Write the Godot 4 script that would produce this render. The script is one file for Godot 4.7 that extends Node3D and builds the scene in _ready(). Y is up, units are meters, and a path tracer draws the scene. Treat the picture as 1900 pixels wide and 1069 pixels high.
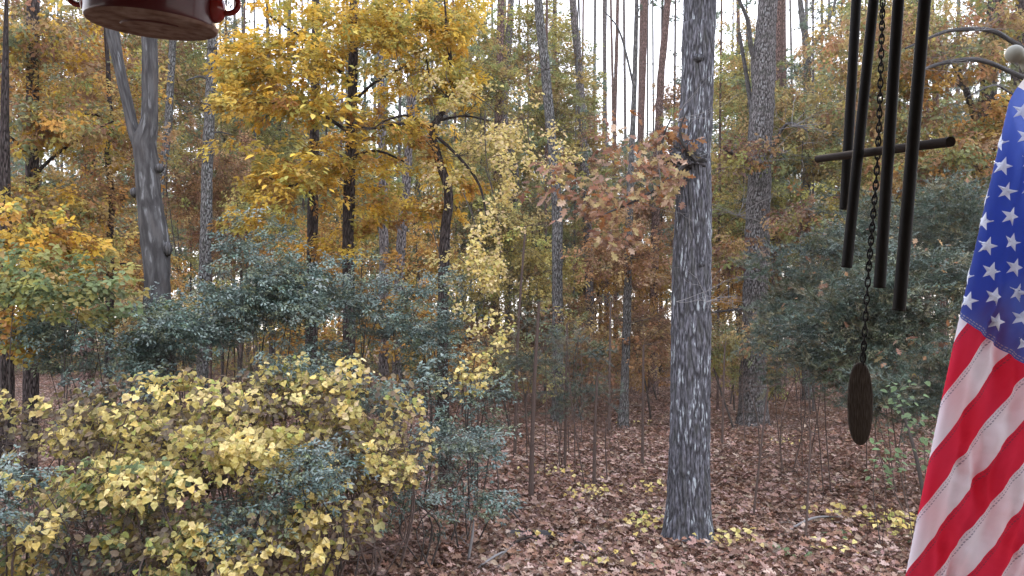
extends Node3D
# A wood in late autumn seen from a porch: camera, sky and light first, then ground, trees, bushes, and last the things hung on the porch.
const F := 1491.0
const PITCH := 0.0611
const EYE := 2.3
const LICHEN := 0.16
var rng := RandomNumberGenerator.new()
var gnoise := FastNoiseLite.new()
var clump := FastNoiseLite.new()
var lumpy := FastNoiseLite.new()
var mats := {}
var leafs := {}
var taken := {}
var tones := {}

class Acc:
	var v := PackedVector3Array()
	var n := PackedVector3Array()
	var t := PackedVector2Array()
	var c := PackedColorArray()
	var i := PackedInt32Array()

func at(px: float, py: float, d: float) -> Vector3:
	var x := (px - 950.0) / F
	var y := -(py - 534.5) / F
	var yy := y * cos(PITCH) + sin(PITCH)
	var zz := y * sin(PITCH) - cos(PITCH)
	var t := d / -zz
	return Vector3(x * t, EYE + yy * t, -d)

func gy(x: float, z: float) -> float:
	return gnoise.get_noise_2d(x, z) * 0.16 + gnoise.get_noise_2d(x * 5.0 + 90.0, z * 5.0) * 0.04

func foot(px: float, d: float) -> Vector3:
	var p := at(px, 625.7 + EYE * F / d, d)
	p.y = gy(p.x, p.z)
	return p

func lin(r: float, g: float, b: float) -> Color:
	return Color(r, g, b)

# ---------- nodes ----------
func numbered(n: String) -> String:
	if not taken.has(n):
		taken[n] = 0
		return n
	taken[n] += 1
	return "%s_%03d" % [n, taken[n]]

func thing(called: String, label: String, category: String, where: Vector3, group := "") -> Node3D:
	var o := Node3D.new()
	o.name = numbered(called)
	add_child(o)
	o.position = where
	o.set_meta("label", label)
	o.set_meta("category", category)
	if group != "":
		o.set_meta("group", group)
	return o

func part(called: String, m: Mesh, mat: Material, parent: Node3D, stuff := false) -> MeshInstance3D:
	var o := MeshInstance3D.new()
	o.name = called
	o.mesh = m
	o.material_override = mat
	parent.add_child(o, true)
	if stuff:
		o.set_meta("kind", "stuff")
	return o

# ---------- meshes ----------
func build(a: Acc) -> ArrayMesh:
	var arr := []
	arr.resize(Mesh.ARRAY_MAX)
	arr[Mesh.ARRAY_VERTEX] = a.v
	if a.n.size() == a.v.size():
		arr[Mesh.ARRAY_NORMAL] = a.n
	if a.t.size() == a.v.size():
		arr[Mesh.ARRAY_TEX_UV] = a.t
	if a.c.size() == a.v.size():
		arr[Mesh.ARRAY_COLOR] = a.c
	if a.i.size() > 0:
		arr[Mesh.ARRAY_INDEX] = a.i
	var m := ArrayMesh.new()
	m.add_surface_from_arrays(Mesh.PRIMITIVE_TRIANGLES, arr)
	return m

func smooth_path(pts: PackedVector3Array, rad: PackedFloat32Array, step: float) -> Array:
	var op := PackedVector3Array()
	var orr := PackedFloat32Array()
	var n := pts.size()
	for k in n - 1:
		var p0 := pts[maxi(k - 1, 0)]
		var p1 := pts[k]
		var p2 := pts[k + 1]
		var p3 := pts[mini(k + 2, n - 1)]
		var c := maxi(1, int(ceil(p1.distance_to(p2) / step)))
		for j in c:
			var t := float(j) / c
			op.append(p1.cubic_interpolate(p2, p0, p3, t))
			orr.append(lerpf(rad[k], rad[k + 1], t))
	op.append(pts[n - 1])
	orr.append(rad[n - 1])
	return [op, orr]

# a tapered tube along a path; bump roughens it in and out; img pushes bark plates out
func tube(a: Acc, pts: PackedVector3Array, rad: PackedFloat32Array, segs: int, bump := 0.0, v0 := 0.0, img: Image = null, depth := 0.0, vlen := 1.0) -> void:
	var n := pts.size()
	var side := Vector3(1, 0, 0)
	var first := a.v.size()
	var along := v0
	for k in n:
		var d := (pts[mini(k + 1, n - 1)] - pts[maxi(k - 1, 0)]).normalized()
		side = (side - d * side.dot(d))
		if side.length() < 0.05:
			side = d.cross(Vector3(0.3, 0.2, 0.9))
		side = side.normalized()
		var up := d.cross(side)
		if k > 0:
			along += pts[k].distance_to(pts[k - 1])
		for s in segs + 1:
			var an := TAU * s / segs
			var o := side * cos(an) + up * sin(an)
			var r := rad[k]
			if bump > 0.0:
				var q := pts[k] + o * r
				r *= 1.0 + bump * lumpy.get_noise_3d(q.x * 3.0 + 7.0, q.y * 1.2, q.z * 3.0) + bump * 0.5 * lumpy.get_noise_3d(q.x * 11.0, q.y * 6.0, q.z * 11.0)
			if img != null:
				var iw := img.get_width()
				var ih := img.get_height()
				r += depth * (img.get_pixel(int(float(s) / segs * iw) % iw, int(fposmod(along / vlen, 1.0) * ih) % ih).r - 0.6)
			a.v.append(pts[k] + o * r)
			a.n.append(o)
			a.t.append(Vector2(float(s) / segs, along / vlen))
	var w := segs + 1
	for k in n - 1:
		for s in segs:
			var q := first + k * w + s
			a.i.append_array(PackedInt32Array([q, q + w, q + 1, q + 1, q + w, q + w + 1]))

func cap(a: Acc, c: Vector3, axis: Vector3, r: float, segs: int) -> void:
	var s := axis.cross(Vector3(0.31, 0.2, 0.93)).normalized()
	var u := axis.cross(s)
	var f := a.v.size()
	a.v.append(c)
	a.n.append(axis)
	a.t.append(Vector2(0.5, 0.5))
	for k in segs + 1:
		var an := TAU * k / segs
		a.v.append(c + (s * cos(an) + u * sin(an)) * r)
		a.n.append(axis)
		a.t.append(Vector2(0.5 + 0.5 * cos(an), 0.5 + 0.5 * sin(an)))
	for k in segs:
		a.i.append_array(PackedInt32Array([f, f + 2 + k, f + 1 + k]))

func rod(p: Vector3, q: Vector3, r: float, segs := 20) -> ArrayMesh:
	var a := Acc.new()
	tube(a, PackedVector3Array([p, p.lerp(q, 0.5), q]), PackedFloat32Array([r, r, r]), segs)
	cap(a, p, (p - q).normalized(), r, segs)
	cap(a, q, (q - p).normalized(), r, segs)
	return build(a)

func lump(c: Vector3, r: Vector3, rough: float) -> ArrayMesh:
	var a := Acc.new()
	var nu := 28
	var nv := 18
	for j in nv + 1:
		for k in nu + 1:
			var th := PI * j / nv
			var ph := TAU * k / nu
			var o := Vector3(sin(th) * cos(ph), cos(th), sin(th) * sin(ph))
			var s := 1.0 + rough * (lumpy.get_noise_3d(o.x * 5.0 + c.x * 9.0, o.y * 5.0, o.z * 5.0 + c.y * 7.0) + 0.6 * lumpy.get_noise_3d(o.x * 16.0, o.y * 16.0, o.z * 16.0))
			a.v.append(c + o * r * s)
			a.n.append(o)
			a.t.append(Vector2(float(k) / nu, float(j) / nv * r.y * 4.0))
	for j in nv:
		for k in nu:
			var q := j * (nu + 1) + k
			a.i.append_array(PackedInt32Array([q, q + nu + 1, q + 1, q + 1, q + nu + 1, q + nu + 2]))
	return build(a)

# surface of revolution about an axis; prof: pairs (radius, along)
func lathe(prof: PackedVector2Array, o: Vector3, axis: Vector3, segs := 48) -> ArrayMesh:
	var a := Acc.new()
	var s := axis.cross(Vector3(0.0, 0.2, 0.93)).normalized()
	var u := axis.cross(s).normalized()
	for k in prof.size():
		var d := prof[mini(k + 1, prof.size() - 1)] - prof[maxi(k - 1, 0)]
		var nn := Vector2(d.y, -d.x).normalized()
		for j in segs + 1:
			var an := TAU * j / segs
			var e := s * cos(an) + u * sin(an)
			a.v.append(o + e * prof[k].x + axis * prof[k].y)
			a.n.append((e * nn.x + axis * nn.y).normalized())
			a.t.append(Vector2(float(j) / segs, float(k) / prof.size()))
	for k in prof.size() - 1:
		for j in segs:
			var q := k * (segs + 1) + j
			a.i.append_array(PackedInt32Array([q, q + segs + 1, q + 1, q + 1, q + segs + 1, q + segs + 2]))
	return build(a)

# ---------- leaves: triangles of one leaf, base at the origin, tip at +Z, length 1 ----------
func bend(x: float, z: float) -> Vector3:
	return Vector3(x, 0.28 * absf(x) - 0.22 * z * z + 0.05 * sin(z * 9.0 + x * 5.0), z)

func leaf_from(half: Array) -> PackedVector3Array:
	var out := PackedVector3Array()
	for s in [-1.0, 1.0]:
		for k in half.size() - 1:
			var p: Vector2 = half[k]
			var q: Vector2 = half[k + 1]
			var mz := clampf((p.y + q.y) * 0.5, 0.05, 0.95)
			out.append_array([bend(0.0, mz), bend(p.x * s, p.y), bend(q.x * s, q.y)])
			if k > 0 and half.size() > 3:
				var o: Vector2 = half[k - 1]
				var lz := clampf((o.y + p.y) * 0.5, 0.05, 0.95)
				if absf(lz - mz) > 0.01:
					out.append_array([bend(0.0, lz), bend(p.x * s, p.y), bend(0.0, mz)])
	return out

func make_leaves() -> void:
	leafs.heart = leaf_from([Vector2(0, 0.1), Vector2(0.2, -0.04), Vector2(0.43, 0.1), Vector2(0.47, 0.36), Vector2(0.3, 0.66), Vector2(0, 1)])
	leafs.oval = leaf_from([Vector2(0, 0), Vector2(0.2, 0.25), Vector2(0.25, 0.55), Vector2(0, 1)])
	leafs.broad = leaf_from([Vector2(0, 0), Vector2(0.26, 0.2), Vector2(0.34, 0.5), Vector2(0.2, 0.8), Vector2(0, 1)])
	leafs.oak = leaf_from([Vector2(0, 0), Vector2(0.04, 0.14), Vector2(0.2, 0.24), Vector2(0.1, 0.34), Vector2(0.36, 0.5), Vector2(0.15, 0.56), Vector2(0.33, 0.8), Vector2(0.12, 0.78), Vector2(0.1, 0.92), Vector2(0, 1)])
	var sm := PackedVector3Array()
	for s in [-1.0, 1.0]:
		sm.append_array([Vector3(0, 0, 0), Vector3(0.24 * s, 0.06, 0.5), Vector3(0, -0.08, 1)])
	leafs.small = sm

func put_leaf(a: Acc, tris: PackedVector3Array, x: Transform3D, c: Color) -> void:
	for p in tris:
		a.v.append(x * p)
		a.c.append(c)

func twig_bit(a: Acc, p: Vector3, q: Vector3, r: float, c: Color) -> void:
	var d := (q - p).normalized()
	var s := d.cross(Vector3(0.2, 1, 0.1)).normalized() * r
	var u := d.cross(s)
	for e in [s, u]:
		a.v.append_array([p - e, p + e, q, q, q - e * 0.6, p - e])
		for k in 6:
			a.c.append(c)

# a twig along +Z of length 1 with n leaves; lsz leaf length, vary: light and dark between its leaves
func spray(kind: String, n: int, lsz: float, sd: int, vary := 0.3, droop := 0.25, three_d := 0.3) -> ArrayMesh:
	rng.seed = sd
	var a := Acc.new()
	var bark := Color(0.22, 0.18, 0.15)
	var subs := 3
	twig_bit(a, Vector3.ZERO, Vector3(0, 0, 1), 0.008, bark)
	for k in n:
		var branch := k % subs
		var t := rng.randf_range(0.15, 1.0)
		var base := Vector3(0, 0, t)
		var yaw := rng.randf_range(0.5, 1.2) * (1.0 if k % 2 == 0 else -1.0)
		if branch > 0:
			var bz := 0.2 + 0.25 * branch
			var by := 0.75 * (1.0 if branch == 1 else -1.0)
			base = Vector3(sin(by) * t * 0.6, rng.randf_range(-0.05, 0.1), bz + cos(by) * t * 0.45)
			yaw += by
		base.y += rng.randf_range(-0.5, 0.5) * three_d * 0.5
		var b := Basis(Vector3.UP, yaw) * Basis(Vector3.RIGHT, droop + rng.randf_range(-0.5, 0.7)) * Basis(Vector3.BACK, rng.randf_range(-0.7, 0.7))
		var sz := lsz * rng.randf_range(0.7, 1.2)
		var g := 1.0 + rng.randf_range(-vary, vary)
		put_leaf(a, leafs[kind], Transform3D(b.scaled(Vector3.ONE * sz), base), Color(g, g * rng.randf_range(0.92, 1.06), g * rng.randf_range(0.85, 1.1)))
	twig_bit(a, Vector3(0, 0, 0.45), Vector3(0.41, 0, 0.9), 0.006, bark)
	twig_bit(a, Vector3(0, 0, 0.7), Vector3(-0.41, 0, 1.1), 0.006, bark)
	return build(a)

func needles(n: int, tufts: int, ln: float, wd: float, sd: int) -> ArrayMesh:
	rng.seed = sd
	var a := Acc.new()
	twig_bit(a, Vector3.ZERO, Vector3(0, 0, 1), 0.012, Color(0.5, 0.4, 0.35))
	for k in tufts:
		var base := Vector3(rng.randf_range(-0.3, 0.3), rng.randf_range(-0.12, 0.15), 0.3 + 0.7 * k / tufts)
		var dir := Vector3(base.x * 1.6, 0.25, 0.8).normalized()
		twig_bit(a, Vector3(0, 0, base.z - 0.25), base, 0.008, Color(0.5, 0.4, 0.35))
		for j in n:
			var e := (dir + Vector3(rng.randfn(), rng.randfn(), rng.randfn()) * 0.55).normalized()
			var s := e.cross(Vector3(rng.randfn(), rng.randfn(), rng.randfn())).normalized() * wd
			var g := rng.randf_range(0.65, 1.35)
			a.v.append_array([base - s, base + s, base + e * ln * rng.randf_range(0.7, 1.1)])
			for q in 3:
				a.c.append(Color(g, g, g))
	return build(a)

func leaf_mat(back := 0.5, rough := 0.6, spec := 0.35) -> StandardMaterial3D:
	var m := StandardMaterial3D.new()
	m.vertex_color_use_as_albedo = true
	m.roughness = rough
	m.metallic_specular = spec
	m.cull_mode = BaseMaterial3D.CULL_DISABLED
	m.backlight_enabled = true
	m.backlight = Color(back, back, back).linear_to_srgb()
	return m

func plain(c: Color, rough := 0.8, spec := 0.4) -> StandardMaterial3D:
	var m := StandardMaterial3D.new()
	m.albedo_color = c.linear_to_srgb()
	m.roughness = rough
	m.metallic_specular = spec
	return m

# light that comes through thin stuff, in the stuff's own colour
func glow(m: StandardMaterial3D, amount: float) -> void:
	var c := m.albedo_color.srgb_to_linear()
	var most := maxf(c.r, maxf(c.g, c.b))
	m.backlight_enabled = true
	m.backlight = Color(c.r / most * amount, c.g / most * amount, c.b / most * amount).linear_to_srgb()

func pick(pal: Array) -> Color:
	var c: Color = pal[rng.randi() % pal.size()]
	var g := rng.randf_range(0.72, 1.25)
	return Color(c.r * g, c.g * g * rng.randf_range(0.93, 1.06), c.b * g)

# points inside blobs [px, py, depth, rx px, ry px, rz m], thinned by noise so that they clump
func scatter(blobs: Array, n: int, thr: float, fr: float, fy: float, shell := 0.0) -> PackedVector3Array:
	var out := PackedVector3Array()
	var total := 0.0
	var cum := PackedFloat32Array()
	for b in blobs:
		total += b[3] * b[4] * (b[6] if b.size() > 6 else 1.0)
		cum.append(total)
	var tries := 0
	while out.size() < n and tries < n * 12:
		tries += 1
		var k := cum.bsearch(rng.randf() * total)
		var b: Array = blobs[mini(k, blobs.size() - 1)]
		var o := Vector3(rng.randfn(), rng.randfn(), rng.randfn()).normalized() * pow(rng.randf(), lerpf(0.45, 0.12, shell))
		var m: float = b[2] / F
		var p := at(b[0], b[1], b[2]) + Vector3(o.x * b[3] * m, o.y * b[4] * m, o.z * b[5])
		if clump.get_noise_3d(p.x * fr, p.y * fr * fy, p.z * fr) < thr:
			continue
		if p.y < gy(p.x, p.z) + 0.03:
			continue
		out.append(p)
	return out

# a blob broken into smaller ones, so that its outline is ragged
func ragged(blobs: Array, n: int, lo: float, hi: float) -> Array:
	var out := []
	for b in blobs:
		for k in n:
			var o := Vector3(rng.randfn(), rng.randfn(), rng.randfn()).normalized() * sqrt(rng.randf())
			var s := rng.randf_range(lo, hi)
			out.append([b[0] + o.x * b[3], b[1] + o.y * b[4], b[2] + o.z * b[5], b[3] * s, b[4] * s * 0.9, b[5] * s])
	return out

# o: tilt, face (how far leaves turn to the open side), axis, hang
func leaf_place(p: Vector3, axis: Vector3, tilt: float, face: float, hang: float, s: float) -> Transform3D:
	var out := Vector3(p.x - axis.x, 0, p.z - axis.z).normalized() * 0.7 + Vector3(rng.randfn(), 0, rng.randfn()) * 0.8
	var n := Vector3(rng.randfn() * tilt, 1.0, rng.randfn() * tilt + face).normalized()
	var z := out - n * out.dot(n)
	if hang > 0.0:
		z = Vector3(rng.randfn() * 0.5, -1.0, rng.randfn() * 0.5)
		z = z.lerp(out, 1.0 - hang)
		z = z - n * z.dot(n)
	z = z.normalized() if z.length() > 0.01 else Vector3(0, 0, 1)
	var x := n.cross(z)
	return Transform3D(Basis(x * s, n * s, z * s), p)

func foliage(root: Node3D, called: String, mesh: Mesh, pts: PackedVector3Array, pal: Array, s0: float, s1: float, tilt := 0.45, face := 0.0, hang := 0.0, back := "leaf") -> MultiMeshInstance3D:
	var mm := MultiMesh.new()
	mm.transform_format = MultiMesh.TRANSFORM_3D
	mm.use_colors = true
	mm.mesh = mesh
	mm.instance_count = pts.size()
	var o := MultiMeshInstance3D.new()
	o.name = called
	o.multimesh = mm
	o.material_override = mats[back]
	o.set_meta("kind", "stuff")
	root.add_child(o, true)
	var org := root.position
	var mid := Vector3.ZERO
	for p in pts:
		mid += p
	mid /= maxi(1, pts.size())
	for k in pts.size():
		var x := leaf_place(pts[k], mid, tilt, face, hang, rng.randf_range(s0, s1))
		x.origin -= org
		mm.set_instance_transform(k, x)
		mm.set_instance_color(k, pick(pal))
	return o

# the leaves nearest the porch one by one, the rest joined
func single_leaves(root: Node3D, kind: String, pts: PackedVector3Array, most: int, pal: Array, s0: float, s1: float, tilt: float, face: float, hang: float) -> void:
	var order := []
	for p in pts:
		order.append([p.distance_to(Vector3(0, EYE, 0)) + rng.randf() * 0.25, p])
	order.sort_custom(func(a, b): return a[0] < b[0])
	var key := kind + str(pal[0])
	if not tones.has(key):
		var set_ := []
		for k in 8:
			var m := plain(pick(pal), 0.6, 0.35)
			m.cull_mode = BaseMaterial3D.CULL_DISABLED
			m.backlight_enabled = true
			glow(m, 0.3)
			set_.append(m)
		tones[key] = set_
	var far_pts := PackedVector3Array()
	var mid := Vector3.ZERO
	for p in pts:
		mid += p
	mid /= maxi(1, pts.size())
	for k in order.size():
		var p: Vector3 = order[k][1]
		if k >= most:
			far_pts.append(p)
			continue
		var l := part("leaf", mats["one_" + kind], tones[key][rng.randi() % 8], root)
		var x := leaf_place(p, mid, tilt, face, hang, rng.randf_range(s0, s1))
		x.origin -= root.position
		l.transform = x
	if far_pts.size() > 0:
		foliage(root, "foliage", mats["one_" + kind], far_pts, pal, s0, s1, tilt, face, hang)

# ---------- bark ----------
func stretched(sd: int, w: int, h: int, squash: int, fr: float, cellular: bool) -> Image:
	var n := FastNoiseLite.new()
	n.seed = sd
	n.frequency = fr
	n.noise_type = FastNoiseLite.TYPE_CELLULAR if cellular else FastNoiseLite.TYPE_SIMPLEX_SMOOTH
	n.fractal_type = FastNoiseLite.FRACTAL_NONE if cellular else FastNoiseLite.FRACTAL_FBM
	n.cellular_return_type = FastNoiseLite.RETURN_DISTANCE2_SUB
	n.domain_warp_enabled = true
	n.domain_warp_amplitude = 12.0
	n.domain_warp_frequency = 0.03
	var im := n.get_seamless_image(w, h / squash)
	im.convert(Image.FORMAT_RGBA8)
	im.resize(w, h, Image.INTERPOLATE_CUBIC)
	return im

func make_bark(w: int, h: int, sd: int, fr: float, squash: int, low: Color, high: Color, lichen: float, lichen_c: Color, moss: Color) -> Array:
	var plates := stretched(sd, w, h, squash, fr, true)
	var fine := stretched(sd + 1, w, h, 3, 0.06, false)
	var patch := stretched(sd + 2, w, h, 3, 0.014, false)
	var flake := stretched(sd + 3, w, h, 5, 0.075, false)
	var pb := plates.get_data()
	var fb := fine.get_data()
	var qb := patch.get_data()
	var lb := flake.get_data()
	var hi := PackedByteArray()
	var al := PackedByteArray()
	hi.resize(w * h)
	al.resize(w * h * 3)
	for k in w * h:
		var p := pb[k * 4] / 255.0
		var f := fb[k * 4] / 255.0
		var q := qb[k * 4] / 255.0
		var l := lb[k * 4] / 255.0
		var e := clampf(p * 3.4 - 0.18, 0.0, 1.0)
		var hh := clampf(e * 0.62 + (f - 0.5) * 0.8 + 0.2, 0.0, 1.0)
		hi[k] = int(hh * 255.0)
		var c := low.lerp(high, clampf(hh * 0.9 + (f - 0.5) * 0.6, 0.0, 1.0))
		c = c.lerp(moss, clampf((0.42 - q) * 2.2, 0.0, 0.55))
		if lichen > 0.0:
			var u := float(k % w) / w
			var facing := 0.12 * cos((u - LICHEN) * TAU) + 0.05 * sin(float(k / w) / h * TAU * 2.0 + 1.0)
			var li := clampf((q - (0.655 - facing)) * 14.0, 0.0, 1.0) * clampf((l - 0.46) * 10.0, 0.0, 1.0) * clampf((e - 0.3) * 3.0, 0.0, 1.0)
			c = c.lerp(lichen_c, li * lichen)
			hi[k] = mini(255, hi[k] + int(li * 18.0))
		al[k * 3] = int(clampf(c.r, 0, 1) * 255.0)
		al[k * 3 + 1] = int(clampf(c.g, 0, 1) * 255.0)
		al[k * 3 + 2] = int(clampf(c.b, 0, 1) * 255.0)
	return [Image.create_from_data(w, h, false, Image.FORMAT_RGB8, al), Image.create_from_data(w, h, false, Image.FORMAT_L8, hi)]

func bark_mat(pics: Array, scale: Vector3, depth: float, tint := Color.WHITE) -> StandardMaterial3D:
	var m := StandardMaterial3D.new()
	m.albedo_color = tint
	m.albedo_texture = ImageTexture.create_from_image(pics[0])
	m.heightmap_enabled = true
	m.heightmap_texture = ImageTexture.create_from_image(pics[1])
	m.heightmap_scale = depth
	m.uv1_scale = scale
	m.roughness = 0.9
	m.metallic_specular = 0.25
	return m

func srgb(c: Color) -> Color:
	return c.linear_to_srgb()

# ---------- trees ----------
# line: [px, py, width px] from the top down to the lowest point seen; the foot is put on the ground at depth d
func trunk_path(line: Array, d: float, height: float) -> Array:
	var pts := PackedVector3Array()
	var rad := PackedFloat32Array()
	var a := at(line[0][0], line[0][1], d)
	var b := at(line[1][0], line[1][1], d)
	var up := (a - b).normalized().lerp(Vector3.UP, 0.5).normalized()
	var r0: float = line[0][2] * d / F * 0.5
	if a.y < height:
		var t := height - a.y
		pts.append(a + up * t)
		rad.append(r0 * 0.3)
		pts.append(a + up * t * 0.5 + Vector3(rng.randfn(), 0, rng.randfn()) * 0.012 * t)
		rad.append(r0 * 0.72)
	for q in line:
		pts.append(at(q[0], q[1], d))
		rad.append(q[2] * d / F * 0.5)
	var e := pts[pts.size() - 1]
	var r: float = rad[rad.size() - 1]
	var g := gy(e.x, e.z)
	if e.y > g + 0.5:
		pts.append(Vector3(e.x, g + 0.4, e.z))
		rad.append(r * 1.06)
		pts.append(Vector3(e.x, g + 0.12, e.z))
		rad.append(r * 1.22)
	pts.append(Vector3(e.x, g - 0.1, e.z))
	rad.append(r * 1.42)
	return [pts, rad]

func limb_mesh(line: Array, d0: float, d1: float, segs := 8, org := Vector3.ZERO, bump := 0.15) -> ArrayMesh:
	var pts := PackedVector3Array()
	var rad := PackedFloat32Array()
	for k in line.size():
		var d := lerpf(d0, d1, float(k) / maxi(1, line.size() - 1))
		pts.append(at(line[k][0], line[k][1], d) - org)
		rad.append(line[k][2] * d / F * 0.5)
	var sp := smooth_path(pts, rad, 0.08)
	var a := Acc.new()
	tube(a, sp[0], sp[1], segs, bump)
	return build(a)

func tree(called: String, label: String, category: String, line: Array, d: float, mat: Material, height := 15.0, limbs := [], group := "", segs := 14, step := 0.18) -> Node3D:
	var tp := trunk_path(line, d, height)
	var base: Vector3 = tp[0][tp[0].size() - 1]
	base.y = gy(base.x, base.z)
	var o := thing(called, label, category, base, group)
	var pts := PackedVector3Array()
	for p in tp[0]:
		pts.append(p - base)
	var sp := smooth_path(pts, tp[1], step)
	var a := Acc.new()
	tube(a, sp[0], sp[1], segs, 0.16)
	part("trunk", build(a), mat, o)
	for l in limbs:
		part("branch", limb_mesh(l[0], d, d + l[1], 9, base), mat, o)
	return o

# bare side twigs of a tree, all too fine to count
func twigs(o: Node3D, mat: Material, starts: Array, n: int, ln: float, r: float, up := 0.2) -> void:
	var a := Acc.new()
	for k in n:
		var s: Vector3 = starts[rng.randi() % starts.size()]
		s -= o.position
		var dir := Vector3(rng.randfn(), rng.randf_range(-0.3, 0.6) + up, rng.randfn() * 0.7).normalized()
		grow(a, s, dir, ln * rng.randf_range(0.5, 1.2), r, 2)
	part("twigs", build(a), mat, o, true)

func grow(a: Acc, s: Vector3, dir: Vector3, ln: float, r: float, deep: int) -> void:
	var pts := PackedVector3Array([s])
	var rad := PackedFloat32Array([r])
	var p := s
	for k in 5:
		dir = (dir + Vector3(rng.randfn(), rng.randfn() * 0.6, rng.randfn()) * 0.2).normalized()
		p += dir * ln / 5.0
		pts.append(p)
		rad.append(r * (1.0 - 0.16 * (k + 1)))
		if deep > 0 and k > 0 and rng.randf() < 0.75:
			grow(a, p, (dir + Vector3(rng.randfn(), rng.randfn() * 0.7, rng.randfn()) * 0.6).normalized(), ln * 0.45, r * 0.55, deep - 1)
	tube(a, pts, rad, 4)

func stem(o: Node3D, mat: Material, from: Vector3, to: Vector3, r: float, bow := 0.15) -> void:
	var mid := from.lerp(to, 0.5) + Vector3(rng.randfn() * bow, 0.1, rng.randfn() * bow)
	var sp := smooth_path(PackedVector3Array([from - o.position, mid - o.position, to - o.position]), PackedFloat32Array([r, r * 0.8, r * 0.35]), 0.12)
	var a := Acc.new()
	tube(a, sp[0], sp[1], 6, 0.15)
	part("stem", build(a), mat, o)

# a bush or small tree standing on the ground under its blobs, with stems up into them
func bush(called: String, label: String, category: String, blobs: Array, stems: int, r: float, mat: Material, group := "") -> Node3D:
	var c := Vector3.ZERO
	for b in blobs:
		c += at(b[0], b[1], b[2])
	c /= blobs.size()
	c.y = gy(c.x, c.z)
	var o := thing(called, label, category, c, group)
	for k in stems:
		var b: Array = blobs[k % blobs.size()]
		var m: float = b[2] / F
		var to := at(b[0], b[1], b[2]) + Vector3(rng.randf_range(-0.6, 0.6) * b[3] * m, rng.randf_range(-0.2, 0.7) * b[4] * m, rng.randf_range(-0.5, 0.5) * b[5])
		var s := c + Vector3(rng.randfn() * 0.08, -0.05, rng.randfn() * 0.08)
		if stems > 1:
			s = c.lerp(Vector3(to.x, c.y, to.z), 0.55) + Vector3(rng.randfn() * 0.05, -0.05, rng.randfn() * 0.05)
		stem(o, mat, s, to, r * rng.randf_range(0.7, 1.1))
	return o

# ---------- colours (real-world base colours) ----------
const GOLD := [Color(0.60, 0.40, 0.06), Color(0.65, 0.46, 0.09), Color(0.55, 0.33, 0.04), Color(0.58, 0.45, 0.10), Color(0.42, 0.38, 0.10)]
const AMBER := [Color(0.46, 0.25, 0.06), Color(0.52, 0.31, 0.08), Color(0.38, 0.20, 0.06), Color(0.48, 0.35, 0.10)]
const PALE := [Color(0.52, 0.44, 0.14), Color(0.58, 0.49, 0.19), Color(0.50, 0.39, 0.11), Color(0.40, 0.42, 0.12), Color(0.54, 0.42, 0.18), Color(0.44, 0.36, 0.12)]
const CREAM := [Color(0.56, 0.46, 0.19), Color(0.52, 0.41, 0.14), Color(0.58, 0.45, 0.24), Color(0.46, 0.38, 0.13)]
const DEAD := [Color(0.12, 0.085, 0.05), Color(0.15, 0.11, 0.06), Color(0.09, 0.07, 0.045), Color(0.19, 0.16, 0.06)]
const PRIVET := [Color(0.12, 0.18, 0.145), Color(0.16, 0.22, 0.18), Color(0.08, 0.13, 0.11), Color(0.19, 0.24, 0.20), Color(0.17, 0.2, 0.11)]
const CEDAR := [Color(0.095, 0.135, 0.10), Color(0.12, 0.16, 0.12), Color(0.075, 0.11, 0.085), Color(0.17, 0.16, 0.09), Color(0.11, 0.13, 0.07)]
const OLIVE := [Color(0.30, 0.30, 0.10), Color(0.37, 0.33, 0.10), Color(0.25, 0.28, 0.11), Color(0.43, 0.34, 0.10), Color(0.38, 0.26, 0.10)]
const RUST := [Color(0.34, 0.19, 0.10), Color(0.40, 0.22, 0.10), Color(0.29, 0.165, 0.10), Color(0.37, 0.25, 0.14), Color(0.43, 0.30, 0.14)]
const ROSE := [Color(0.22, 0.115, 0.07), Color(0.26, 0.15, 0.10), Color(0.15, 0.075, 0.05), Color(0.34, 0.23, 0.17), Color(0.24, 0.11, 0.04), Color(0.22, 0.17, 0.08)]
const PINE := [Color(0.15, 0.21, 0.14), Color(0.18, 0.24, 0.16), Color(0.12, 0.17, 0.12)]
const FRESH := [Color(0.085, 0.13, 0.055), Color(0.10, 0.145, 0.065), Color(0.075, 0.11, 0.05)]
const SAGE := [Color(0.20, 0.25, 0.11), Color(0.23, 0.27, 0.13), Color(0.17, 0.22, 0.10), Color(0.28, 0.28, 0.09)]
const MIXED := [Color(0.40, 0.28, 0.12), Color(0.35, 0.31, 0.13), Color(0.47, 0.36, 0.14), Color(0.28, 0.29, 0.14), Color(0.35, 0.22, 0.11), Color(0.26, 0.30, 0.17)]
const LITTER := [Color(0.27, 0.16, 0.115), Color(0.33, 0.21, 0.16), Color(0.17, 0.095, 0.065), Color(0.41, 0.295, 0.235), Color(0.25, 0.135, 0.085)]

# openings in the canopy: px, py, half width, half height
const GAPS := [[1160, 110, 80, 160], [1085, 30, 45, 60], [1215, 130, 40, 130], [1480, 50, 60, 60], [460, 70, 28, 45], [140, 20, 40, 40], [690, 165, 50, 18], [880, 165, 35, 25], [1120, 260, 25, 35], [940, 40, 35, 40], [1360, 40, 20, 60], [560, 20, 30, 15]]

func open_sky(p: Vector3) -> bool:
	var d := -p.z
	var q := Vector2(950.0 + F * p.x / d, 625.7 - F * (p.y - EYE) / d)
	for g in GAPS:
		if Vector2((q.x - g[0]) / g[2], (q.y - g[1]) / g[3]).length() < 1.0 + 0.35 * clump.get_noise_2d(q.x * 0.09, q.y * 0.09):
			return true
	return false

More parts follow.
